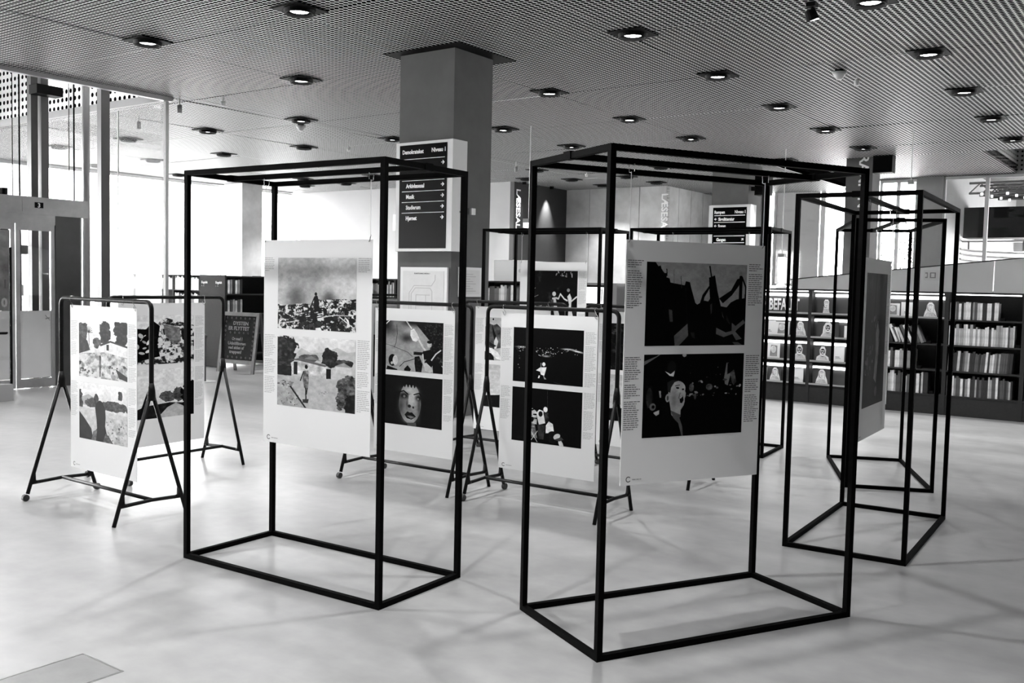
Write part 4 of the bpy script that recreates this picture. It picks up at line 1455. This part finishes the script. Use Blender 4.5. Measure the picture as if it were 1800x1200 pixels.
def row(x0, x1, y, z, hmin, hmax, wmin, wmax, mats, label, group, lean=0.0, dp=.16, seed=1, tall=0):
    global NB
    r = random.Random(seed)
    x = x0
    hh = [round(hmin + (hmax - hmin) * k / 3, 2) for k in range(4)]
    ws = [round(wmin + (wmax - wmin) * k / 3, 3) for k in range(4)]
    kth = 0
    while True:
        wd, h = r.choice(ws), r.choice(hh)
        ln = lean * r.uniform(.75, 1.1)
        adv = wd / max(.6, math.cos(ln)) + .0015
        if x + adv + (h * math.sin(abs(ln)) if lean else 0) > x1:
            break
        mi_ = r.choice(mats)
        zz = z
        book(x if lean >= 0 else x + h * math.sin(abs(ln)), y, zz if lean < 0 else z + (wd * math.sin(ln) if lean > 0 else 0), wd, h, dp, mi_, ln, '%s book, %s from the left %s' % (TONE[mi_], ORD[min(kth, len(ORD) - 1)], label), group)
        kth += 1
        x += adv
        NB += 1


def bookend(x, y, z, label):
    o = bthing('book_end', label, 'book end', x, y, z)
    B(0, .05, 0, .06, 0, .035).build('block', M_black, o)
    B(.0, .006, 0, .1, 0, .09).build('upright', M_black, o)


LV = [1.155, .85, .54, .24]
LIGHTM = [0, 1, 0, 5, 1, 2, 3, 4]
MIXM = [0, 1, 2, 3, 5, 3, 4, 0, 4]
DARKM = [2, 3, 5, 3, 1, 4, 3, 0, 4]
SY = 12.42
bx_ = [-6.8, -5.95, -5.10, -4.255, -3.43, -2.60, -1.765, -.92]
blab = ['bookcase bay at the far left of the lit row, behind the near right poster', 'display bay with the ANBEFALET panel, left of the first visible divider', 'display bay with portrait drawings right of the ANBEFALET panel bay',
        'display bay partly behind the frames with leaning portrait cards', 'open bay with slanting books and a smiling face card on top', 'full bay of upright books at the right', 'last bay cut by the right picture edge']
blabs = [blab[0], blab[0].replace('far left', 'hidden left'), blab[1], blab[2], blab[4], blab[5], blab[6]]
bays = []
for i in range(7):
    bays.append(bookcase(blabs[i], bx_[i], bx_[i + 1], SY, .36, 1.48, LV, .235, True, 'dark lit bookcase bays'))
gL = 'books in the open bay with slanting rows'
gR = 'upright books in the full right bay'
# open bay (index 4): three book shelves
row(-3.36, -2.83, SY + .03, .85, .19, .23, .022, .034, LIGHTM, 'slanting on the second shelf of the open bay', 'slanting books on the second shelf of the open bay', -.42, seed=3)
row(-3.36, -2.93, SY + .03, .54, .20, .24, .022, .034, LIGHTM, 'on the third shelf of the open bay', 'upright books on the third shelf of the open bay', 0, seed=5)
row(-3.36, -2.78, SY + .03, .24, .20, .26, .020, .034, MIXM, 'on the lowest shelf of the open bay', 'upright books on the lowest shelf of the open bay', 0, seed=6)
bookend(-2.82, SY + .03, .85, 'black book end after the slanting books')
bookend(-2.92, SY + .03, .54, 'black book end on the third shelf of the open bay')
bookend(-2.77, SY + .03, .24, 'black book end on the lowest shelf of the open bay')
# full bay (index 5)
row(-2.57, -2.03, SY + .03, 1.155, .19, .21, .018, .028, MIXM, 'on the top shelf of the full right bay', 'upright books on the top shelf of the full right bay', 0, seed=8)
row(-2.57, -1.86, SY + .03, .85, .20, .25, .018, .030, LIGHTM, 'on the second shelf of the full right bay', 'upright books on the second shelf of the full right bay', 0, seed=9)
row(-2.57, -1.84, SY + .03, .54, .21, .24, .018, .028, DARKM, 'on the third shelf of the full right bay', 'upright books on the third shelf of the full right bay', .05, seed=10)
row(-2.57, -1.85, SY + .03, .24, .21, .25, .018, .028, MIXM, 'on the lowest shelf of the full right bay', 'upright books on the lowest shelf of the full right bay', 0, seed=12)
bookend(-2.02, SY + .03, 1.155, 'black book end on the top shelf of the full bay')
bookend(-1.85, SY + .03, .85, 'black book end on the second shelf of the full bay')
row(-1.73, -1.50, SY + .03, .24, .22, .25, .02, .03, MIXM, 'on the lowest shelf at the right picture edge', 'books on the lowest shelf at the picture edge', 0, seed=14)
row(-1.73, -1.50, SY + .03, .85, .22, .25, .02, .03, MIXM, 'on the second shelf at the right picture edge', 'books on the second shelf at the picture edge', 0, seed=15)

# display levels: dark slanted back with a bright strip, silver ledge and leaning cards
M_card = mat('dark_display_card', .045, .5)
M_cardw = mat('white_display_card', .80, .5)
M_draw = mat('white_drawing', .80, .6)
M_drawd = mat('dark_drawing', .02, .6)


def portrait(p, cx, z0, h, kind, y):
    """simple chalk-like portrait: pale hair and shoulders, dark face lines"""
    k = h
    sh = MB()
    if kind == 'scarf':
        sh.poly([(cx - .42 * k, z0), (cx - .36 * k, z0 + .28 * k), (cx - .24 * k, z0 + .55 * k), (cx - .22 * k, z0 + .8 * k), (cx - .1 * k, z0 + .97 * k), (cx + .08 * k, z0 + .98 * k), (cx + .22 * k, z0 + .82 * k),
                 (cx + .25 * k, z0 + .55 * k), (cx + .36 * k, z0 + .3 * k), (cx + .42 * k, z0)], y)
    elif kind == 'bob':
        sh.poly([(cx - .45 * k, z0), (cx - .4 * k, z0 + .25 * k), (cx - .2 * k, z0 + .38 * k), (cx - .22 * k, z0 + .75 * k), (cx - .1 * k, z0 + .96 * k), (cx + .1 * k, z0 + .96 * k), (cx + .22 * k, z0 + .75 * k),
                 (cx + .2 * k, z0 + .38 * k), (cx + .4 * k, z0 + .25 * k), (cx + .45 * k, z0)], y)
    elif kind == 'long':
        sh.poly([(cx - .5 * k, z0), (cx - .35 * k, z0 + .25 * k), (cx - .3 * k, z0 + .7 * k), (cx - .15 * k, z0 + .96 * k), (cx + .12 * k, z0 + 1.0 * k), (cx + .28 * k, z0 + .8 * k), (cx + .34 * k, z0 + .35 * k), (cx + .5 * k, z0)], y)
    else:
        sh.poly([(cx - .25 * k, z0), (cx - .2 * k, z0 + .3 * k), (cx - .2 * k, z0 + .8 * k), (cx - .1 * k, z0 + .97 * k), (cx + .1 * k, z0 + .97 * k), (cx + .2 * k, z0 + .8 * k), (cx + .18 * k, z0 + .3 * k), (cx + .25 * k, z0)], y)
    sh.build('portrait_drawing', M_draw, p)
    hl = MB()
    rr_ = random.Random(int(cx * 1000 + h * 777) + len(kind))
    for q_ in range(9):
        sx_ = (q_ - 4) / 4.0
        a0, a1 = cx + sx_ * .17 * k, cx + sx_ * .34 * k
        hl.poly([(a0, z0 + .30 * k), (a0 + .012 * k, z0 + .30 * k), (a1 + .012 * k, z0 + rr_.uniform(.02, .08) * k), (a1, z0 + .03 * k)], y - .0018)
    for sg_ in (-1, 1):
        hl.poly([(cx + sg_ * .19 * k, z0 + .35 * k), (cx + sg_ * .205 * k, z0 + .35 * k), (cx + sg_ * .185 * k, z0 + .82 * k), (cx + sg_ * .17 * k, z0 + .82 * k)][::sg_], y - .0018)
    hl.build('drawn_lines', M_drawd, p)
    f = MB()
    fz = z0 + .62 * k
    y2 = y - .002
    if kind in ('bob', 'long'):
        f.ell(cx, fz, .15 * k, .2 * k, y2)
        f.build('face_shadow', M_drawd, p)
        g = MB()
        g.ell(cx - .06 * k, fz + .04 * k, .045 * k, .045 * k, y2 - .002); g.ell(cx + .06 * k, fz + .04 * k, .045 * k, .045 * k, y2 - .002); g.ell(cx, fz - .10 * k, .09 * k, .04 * k, y2 - .002)
        g.build('face_features', M_draw, p)
        n = MB()
        n.poly([(cx - .16 * k, z0 + .34 * k), (cx, z0 + .24 * k), (cx + .16 * k, z0 + .34 * k), (cx, z0 + .29 * k)], y2)
        n.build('collar', M_drawd, p)
    else:
        f.poly([(cx - .13 * k, fz + .13 * k), (cx - .08 * k, fz + .2 * k), (cx + .08 * k, fz + .2 * k), (cx + .13 * k, fz + .13 * k), (cx + .06 * k, fz + .16 * k), (cx - .06 * k, fz + .16 * k)], y2)
        f.ell(cx - .05 * k, fz + .06 * k, .022 * k, .02 * k, y2, 8); f.ell(cx + .06 * k, fz + .06 * k, .022 * k, .02 * k, y2, 8)
        f.poly([(cx - .08 * k, fz - .06 * k), (cx, fz - .1 * k), (cx + .09 * k, fz - .05 * k), (cx, fz - .14 * k)], y2)
        f.poly([(cx - .16 * k, fz + .1 * k), (cx - .15 * k, fz - .1 * k), (cx - .08 * k, fz - .22 * k), (cx + .08 * k, fz - .22 * k), (cx + .02 * k, fz - .245 * k), (cx - .1 * k, fz - .25 * k), (cx - .18 * k, fz - .1 * k)], y2)
        f.build('face_lines', M_drawd, p)


def display_level(x0, x1, zb, zt, items, where):
    """the slanted stand of one level with its light; the cards on it are things of their own"""
    o = bthing('display_stand', 'dark display stand with bright strip light, ' + where, 'display stand', x0 + .024, SY, zb, 'lit display stands in the bays')
    w_ = x1 - x0 - .048
    h = zt - zb - .02
    B(0, w_, .10, .112, 0.012, h * .97).build('backboard', M_card, o)
    B(.02, w_ - .02, .07, .10, h * .80, h * .92).build('strip_light', M_strip, o)
    B(0, w_, -.004, .10, 0.0, .012).build('ledge', M_ledge, o)
    B(0, w_, -.008, -.003, 0.0, .022).build('ledge_lip', M_ledge, o)
    for j, it in enumerate(items):
        kind, cx, wd, hh, lab = it
        hh = hh * .93
        c = bthing('display_card', lab + ', ' + where, 'card', x0 + .024 + cx * w_, SY, zb + .0125)
        if kind == 'white':
            B(-wd / 2, wd / 2, .055, .06, 0, hh).build('card', M_cardw, c)
            q = MB(); q.box(-wd * .25, wd * .1, .0535, .055, hh * .3, hh * .36); q.box(-wd * .25, wd * .2, .0535, .055, hh * .22, hh * .26)
            q.build('printed_lines', M_mapline, c)
        elif kind == 'book':
            B(-wd / 2, wd / 2, .05, .06, 0, hh).build('cover', M_cardw, c)
            q = MB(); q.poly([(-wd * .3, hh * .12), (wd * .3, hh * .12), (wd * .3, hh * .85), (-wd * .2, hh * .9)], .0485)
            q.build('cover_picture', M_bk[2], c)
            q = MB(); q.ell(0, hh * .6, wd * .22, hh * .25, .0465); q.build('cover_figure', M_bk[0], c)
        elif kind == 'ledge':
            pass
        else:
            B(-wd / 2, wd / 2, .055, .06, 0, hh).build('card', M_card, c)
            portrait(c, 0, .006, hh * .93, kind, .0525)
    return o


b1, b2, b3, b4 = bx_[2], bx_[3], bx_[3], bx_[4]
d1 = display_level(b1, b2, 1.155, 1.46, [], 'top level left of the divider')
text('headline', 'ANBEFALET', .21, M_draw, d1, TF(.075, .085, .045), .006, width=.58)
display_level(b1, b2, .85, 1.135, [('white', .33, .17, .20, 'blank white card'), ('book', .55, .2, .19, 'patterned book cover card'), ('scarf', .86, .22, .22, 'portrait card of a figure in a scarf')], 'second level left of the divider')
display_level(b1, b2, .54, .83, [('book', .42, .17, .21, 'framed pale picture book'), ('bob', .86, .22, .23, 'portrait card of a hooded laughing face')], 'third level left of the divider')
display_level(b1, b2, .24, .52, [('white', .24, .12, .18, 'narrow white leaflet'), ('scarf', .46, .16, .2, 'portrait card in profile'), ('white', .84, .16, .20, 'white leaflet with small print')], 'lowest level left of the divider')
display_level(b3, b4, 1.155, 1.46, [('plain', .22, .22, .21, 'portrait card of a smiling long-haired figure'), ('white', .93, .08, .19, 'narrow bright card')], 'top level right of the divider')
display_level(b3, b4, .85, 1.135, [('long', .26, .28, .22, 'large portrait card with dark glasses'), ('book', .66, .2, .17, 'drawn card with square emblem')], 'second level right of the divider')
display_level(b3, b4, .54, .83, [('bob', .19, .22, .22, 'portrait card of a short-haired face in a knit collar'), ('white', .45, .15, .21, 'slanted white leaflet'), ('white', .93, .08, .19, 'narrow white card')], 'third level right of the divider')
display_level(b3, b4, .24, .52, [('scarf', .19, .24, .22, 'portrait card of a long veiled figure'), ('white', .72, .1, .16, 'small white leaflet')], 'lowest level right of the divider')
display_level(bx_[4], bx_[5], 1.155, 1.46, [('book', .22, .16, .17, 'pale map-like booklet'), ('white', .44, .15, .19, 'white booklet'), ('scarf', .78, .22, .21, 'portrait card of a grinning white face')], 'top level of the open bay')

# the long row behind, its backs to the ramp
rowlab = 'dark bookcase in the middle row behind the racks, '
xs = [-14.5, -13.6, -12.7, -11.8, -10.9, -10.0, -9.1, -8.2, -7.3]
wh = ['leftmost beside the chalkboard', 'second from the chalkboard', 'third from the chalkboard', 'fourth from the chalkboard', 'left of the near column', 'behind the near column', 'right of the near column', 'left of the computer kiosk']
for i in range(8):
    bookcase(rowlab + wh[i], xs[i], xs[i + 1], 11.7, .32, 1.50, [1.20, .87, .54, .24], .22, False, 'middle row bookcases')
for k, z in enumerate((1.20, .87, .54, .24)):
    row(-14.46, -14.05, 11.73, z, .21, .27, .025, .04, MIXM, 'beside the chalkboard, %s shelf' % ('top', 'second', 'third', 'lowest')[k], 'books beside the chalkboard, %s shelf' % ('top', 'second', 'third', 'lowest')[k], 0, seed=20 + k)
row(-11.6, -10.65, 11.73, 1.20, .20, .26, .028, .045, MIXM, 'on the top shelf left of the near column', 'books on the top shelf left of the near column', 0, seed=31)
row(-9.05, -8.25, 11.73, 1.20, .19, .24, .03, .05, MIXM, 'on the top shelf right of the near column', 'books on the top shelf right of the near column', 0, seed=32)
# left block beyond the void glass
for i in range(4):
    x = -19.8 + i * .95
    bookcase('dark bookcase behind the glass screen, ' + ('leftmost', 'second', 'third', 'rightmost before the dark end panel')[i], x, x + .95, 11.7, .32, 1.50, [1.20, .87, .54, .24], .22, False, 'bookcases behind the glass screen')
row(-17.9, -16.15, 11.73, 1.20, .22, .27, .035, .055, [0, 1, 0, 5, 1], 'on the top shelf behind the glass screen', 'books on the top shelf behind the glass screen', 0, seed=41)
row(-17.0, -16.15, 11.73, .87, .22, .27, .035, .055, [0, 3, 4, 5, 1], 'on the second shelf behind the glass screen', 'books on the second shelf behind the glass screen', 0, seed=42)
row(-19.3, -17.95, 11.73, 1.20, .22, .27, .05, .08, [0, 1, 0, 5, 1], 'at the far left behind the glass screen', 'thick books at the far left behind the glass screen', 0, seed=43)
# end panel block
ep = bthing('bookcase', 'double-sided bookcase seen from its dark end panel behind the chalkboard', 'bookcase', -13.54, 9.85, 0)
B(0, .66, 0, .03, 0, 1.50).build('end_panel', M_shelf, ep)
B(.31, .35, .03, 1.8, .05, 1.48).build('spine_panel', M_shelf, ep)
for z in (.22, .54, .87, 1.20, 1.49):
    B(.0, .66, .03, 1.8, z - .02, z).build('shelf', M_shelf, ep)
B(0, .66, 1.8, 1.83, 0, 1.50).build('end_panel', M_shelf, ep)
text('shelf_label', 'Engelsk', .055, M_letter, ep, TF(.05, -.002, 1.36), .001)
text('shelf_label', 'Engelsk', .055, M_letter, ep, TF(.42, -.002, 1.36), .001)
text('shelf_label', 'A - K', .035, M_ink, ep, TF(.05, -.002, 1.31), 0)
text('shelf_label', 'L - Å', .035, M_ink, ep, TF(.42, -.002, 1.31), 0)
for k, (z, lb_) in enumerate(((1.20, 'top'), (.87, 'second'))):
    for j in range(6):
        b_ = bpy.data.objects.new('book', B(0, .14, 0, .04, 0, .22 + .01 * (j % 3)).mesh('book', M_bk[(j * 2 + k) % 6]))
        COL.objects.link(b_)
        b_.location = W(-13.54 + .50, 9.92 + j * .05, z); b_.rotation_euler = (0, 0, BR)
        tag(b_, '%s book, %s on the %s shelf at the side of the double bookcase' % (TONE[(j * 2 + k) % 6], ORD[j], lb_), 'book', 'books on the %s shelf of the double bookcase' % lb_)
# pale board standing above the middle row
wb = bthing('notice_board', 'bright white board standing on the bookcase right of the near column', 'board', -8.98, 11.85, 1.50)
B(0, .68, 0, .03, 0, .32).build('panel', M_cardw, wb)
q = MB(); q.ell(.4, .2, .03, .05, -.002); q.ell(.5, .16, .04, .03, -.002)
q.build('map_marks', M_board2, wb)

# computer kiosk
ks = bthing('computer_kiosk', 'grey catalogue kiosk with a bright screen in the middle of the back row', 'kiosk', -7.28, 11.45, 0)
B(.10, .70, 0, .4, 0, 1.50).build('cabinet', M_kiosk, ks)
B(.16, .56, -.03, 0, 1.19, 1.47).build('monitor', M_black, ks)
B(.19, .53, -.033, -.03, 1.22, 1.44).build('screen', M_screen, ks)
B(.47, .50, -.035, -.033, 1.24, 1.42).build('screen_window', M_board2, ks)

# parapet of the ramp
pr = bpy.data.objects.new('ramp_parapet', None); COL.objects.link(pr); pr.rotation_euler = (0, 0, BR)
pr['kind'] = 'structure'
zt_ = lambda b: 1.60 + (4.70 - b) * .106
cuts = [4.70, 3.17, 2.19, .6, -1.4]
for p, q in zip(cuts, cuts[1:]):
    m = MB()
    m.v += [(-p + .006, 12.9, .9), (-q - .006, 12.9, .9), (-q - .006, 12.9, zt_(q)), (-p + .006, 12.9, zt_(p)),
            (-p + .006, 12.96, .9), (-q - .006, 12.96, .9), (-q - .006, 12.96, zt_(q)), (-p + .006, 12.96, zt_(p))]
    m.f += [(0, 1, 2, 3), (5, 4, 7, 6), (0, 3, 7, 4), (1, 5, 6, 2), (3, 2, 6, 7), (0, 4, 5, 1)]
    m.build('parapet_panel', M_parapet, pr)
m = MB()
m.v += [(-4.72, 12.89, 1.60), (1.4, 12.89, zt_(-1.4)), (1.4, 12.89, zt_(-1.4) + .012), (-4.72, 12.89, 1.612), (-4.72, 12.97, 1.60), (1.4, 12.97, zt_(-1.4)), (1.4, 12.97, zt_(-1.4) + .012), (-4.72, 12.97, 1.612)]
m.f += [(0, 1, 2, 3), (5, 4, 7, 6), (0, 3, 7, 4), (1, 5, 6, 2), (3, 2, 6, 7), (0, 4, 5, 1)]
m.build('coping', M_darkw, pr)
B(-4.72, 1.4, 12.97, 13.0, .2, 1.5).build('backing', M_darkw, pr)
pg = bthing('pictogram_plate', 'small pale plate with square pictograms on the white parapet', 'sign', -2.99, 12.89, 1.62)
B(0, .19, 0, .008, 0, .13).build('plate', M_cardw, pg)
q = MB()
for (a, b, c, d) in ((.02, .045, .03, .045), (.02, .045, .085, .10), (.04, .05, .03, .10), (.075, .145, .03, .042), (.075, .145, .088, .10), (.075, .09, .03, .10), (.13, .145, .03, .10)):
    q.box(a, b, -.002, 0, c, d)
q.build('pictograms', M_mapline, pg)
gl = bthing('globe_lamp', 'round white paper globe above the left end of the lit bookcases', 'lamp', -5.10, 13.6, 1.38)
MB().sphere((0, 0, .09), .09, 20, 14).build('globe', M_cardw, gl, True)
MB().cyl(0, 0, -1.38, 0.0, .012, .012, 8).build('stand', M_det, gl)
MB().cyl(0, 0, -1.38, -1.36, .1, .1, 16).build('foot', M_det, gl)

# beyond the far glass: steel bridge, trusses with lamps, curved handrails, foliage
br = bthing('footbridge', 'dark steel footbridge seen through the right hand glass', 'bridge', -5.0, 28.0, 0)
B(-.6, 12, 0, .8, 2.95, 3.75).build('girder', M_darkb, br)
B(-.6, 12, -.1, .0, 2.83, 2.87).build('rail', M_lpost, br)
for k in range(9):
    B(-.4 + k * 1.3, -.36 + k * 1.3, -.1, 0, 2.60, 2.87).build('baluster', M_post, br)
q = bthing('curved_handrail', 'pale curved handrails sweeping below the footbridge', 'handrail', -5.2, 27.5, 0)
for k, (z, rr) in enumerate(((2.62, 3.0), (2.50, 2.7), (2.36, 2.4))):
    MB().tube([(-.2 + rr * (1 - math.cos(i * .17)), -.5 + .1 * i, z - .12 * math.sin(i * .17)) for i in range(9)], .03, 6).build('rail', M_signw, q)
for j in range(4):
    tr = bthing('lighting_truss', 'steel lighting truss above the footbridge, ' + ('nearest', 'second', 'third', 'farthest')[j] + ' of four', 'truss', -5.1, 26.2 + j * 1.3, 3.95 + j * .06)
    m = MB().tube([(0, 0, 0), (14, 0, 0)], .03, 5).tube([(0, 0, .25), (14, 0, .25)], .03, 5)
    for k in range(28):
        m.tube([(k * .5, 0, 0), (k * .5 + .25, 0, .25)], .015, 4).tube([(k * .5 + .25, 0, .25), (k * .5 + .5, 0, 0)], .015, 4)
    m.build('lattice', M_post, tr)
    lm = MB()
    for k in range(24):
        lm.cyl(.3 + k * .57, -.05, -.06, 0, .028, .028, 8)
    lo_ = lm.build('lamp_row', M_globe, tr); lo_['kind'] = 'stuff'
tb = bthing('potted_tree', 'grey leafy plant outside behind the ramp window', 'plant', -6.4, 26.6, 0)
MB().tube([(0, 0, 0), (.05, 0, 1.6), (0, 0, 2.6)], [.06, .04, .02], 7).build('trunk', M_plant, tb)
lm = MB()
r_ = random.Random(5)
for k in range(420):
    c = Vector((r_.gauss(0, .32), r_.gauss(0, .3), 2.5 + r_.gauss(0, .28)))
    d1_, d2_ = Vector((r_.uniform(-1, 1), r_.uniform(-1, 1), r_.uniform(-1, 1))).normalized() * .05, Vector((r_.uniform(-1, 1), r_.uniform(-1, 1), r_.uniform(-1, 1))).normalized() * .028
    kk = len(lm.v)
    lm.v += [tuple(c - d1_), tuple(c + d2_), tuple(c + d1_), tuple(c - d2_)]
    lm.f.append((kk, kk + 1, kk + 2, kk + 3))
lo_ = lm.build('foliage', M_plant, tb); lo_['kind'] = 'stuff'

# ---------------------------------------------------------------- chalkboard, stand, floor hatch
cb = thing('chalkboard_sign', 'folding wooden chalkboard sign with chalk lettering on the floor at the left', 'sign board', W(-12.52, 9.42), BR + .10)
ln = .14


def lean_pts(x0, x1, z0, z1, y0, th, s=1):
    m = MB().box(x0, x1, y0, y0 + th, z0, z1)
    m.v = [(a, b + s * (c * ln), c) for a, b, c in m.v]
    return m


lean_pts(0, .055, 0, .93, 0, .03).build('stile', M_wood, cb)
lean_pts(.725, .78, 0, .93, 0, .03).build('stile', M_wood, cb)
lean_pts(.055, .725, .875, .93, 0, .03).build('top_board', M_wood, cb)
lean_pts(.055, .725, .14, .20, 0, .03).build('bottom_board', M_wood, cb)
lean_pts(.05, .73, .19, .88, .012, .01).build('slate', M_chalk, cb)
for a in (.04, .70):
    lean_pts(a, a + .045, 0, .93, .32, .025, -1).build('rear_leg', M_wood, cb)
lean_pts(.06, .72, .15, .19, .32, .02, -1).build('rear_rail', M_wood, cb)
sh_ = Matrix(((1, 0, 0, 0), (0, 1, ln, 0), (0, 0, 1, 0), (0, 0, 0, 1)))
for body, x, z, sz, wd in (('DYSTEN', .24, .735, .075, .32), ('ER FLYTTET', .15, .655, .08, .44), ('Og med 1', .25, .50, .065, .22), ('Udstillingen', .17, .43, .065, .38), ('ved siden af', .19, .365, .065, .34), ('trappen!', .22, .30, .065, .26)):
    text('chalk_lettering', body, sz, M_chalkw, cb, sh_ @ TF(x, .010, z), .0022, width=wd)
dots = []
for k in range(7):
    dots += [(.105 + k * .095, .84), (.105 + k * .095, .24)]
for k in range(8):
    dots += [(.09, .78 - k * .07), (.69, .78 - k * .07)]
for k in range(5):
    dots += [(.2 + k * .095, .615)]
for (dx, dz) in dots:
    m = MB().tube([(dx + .013 * math.cos(i * PI / 4), .0095 + dz * ln, dz + .013 * math.sin(i * PI / 4)) for i in range(9)], .003, 4, False)
    m.build('chalk_ring', M_chalkw, cb)

st = bthing('floor_stand', 'low stand on a flat round grey foot behind the turned left poster', 'stand', -11.35, 8.35, 0)
MB().cyl(0, 0, 0, .012, .15, .14, 24).build('round_foot', M_greyw, st)
MB().tube([(0, 0, .01), (0, 0, .62)], .014, 8).build('pole', M_dsteel, st)
MB().sphere((0, 0, .64), .03).build('knob', M_dsteel, st)

hx0, hx1, hy0, hy1 = -3.46, -3.20, 1.62, 1.99
hc = bpy.data.objects.new('floor_hatch', None); COL.objects.link(hc); hc.location = W(hx0, hy0, 0); hc.rotation_euler = (0, 0, BR)
tag(hc, 'rectangular floor hatch flush with the concrete at the lower left', 'hatch')
lx, ly = hx1 - hx0, hy1 - hy0
MB().box(-.008, lx + .008, -.008, 0, -.01, .0012).box(-.008, lx + .008, ly, ly + .008, -.01, .0012).box(-.008, 0, 0, ly, -.01, .0012).box(lx, lx + .008, 0, ly, -.01, .0012).build('rim', M_steel, hc)
B(.002, lx - .002, .002, ly - .002, -.01, .0008).build('infill', M_hatch, hc)

print('books', NB, 'panels', npan, 'objects', len(bpy.data.objects))
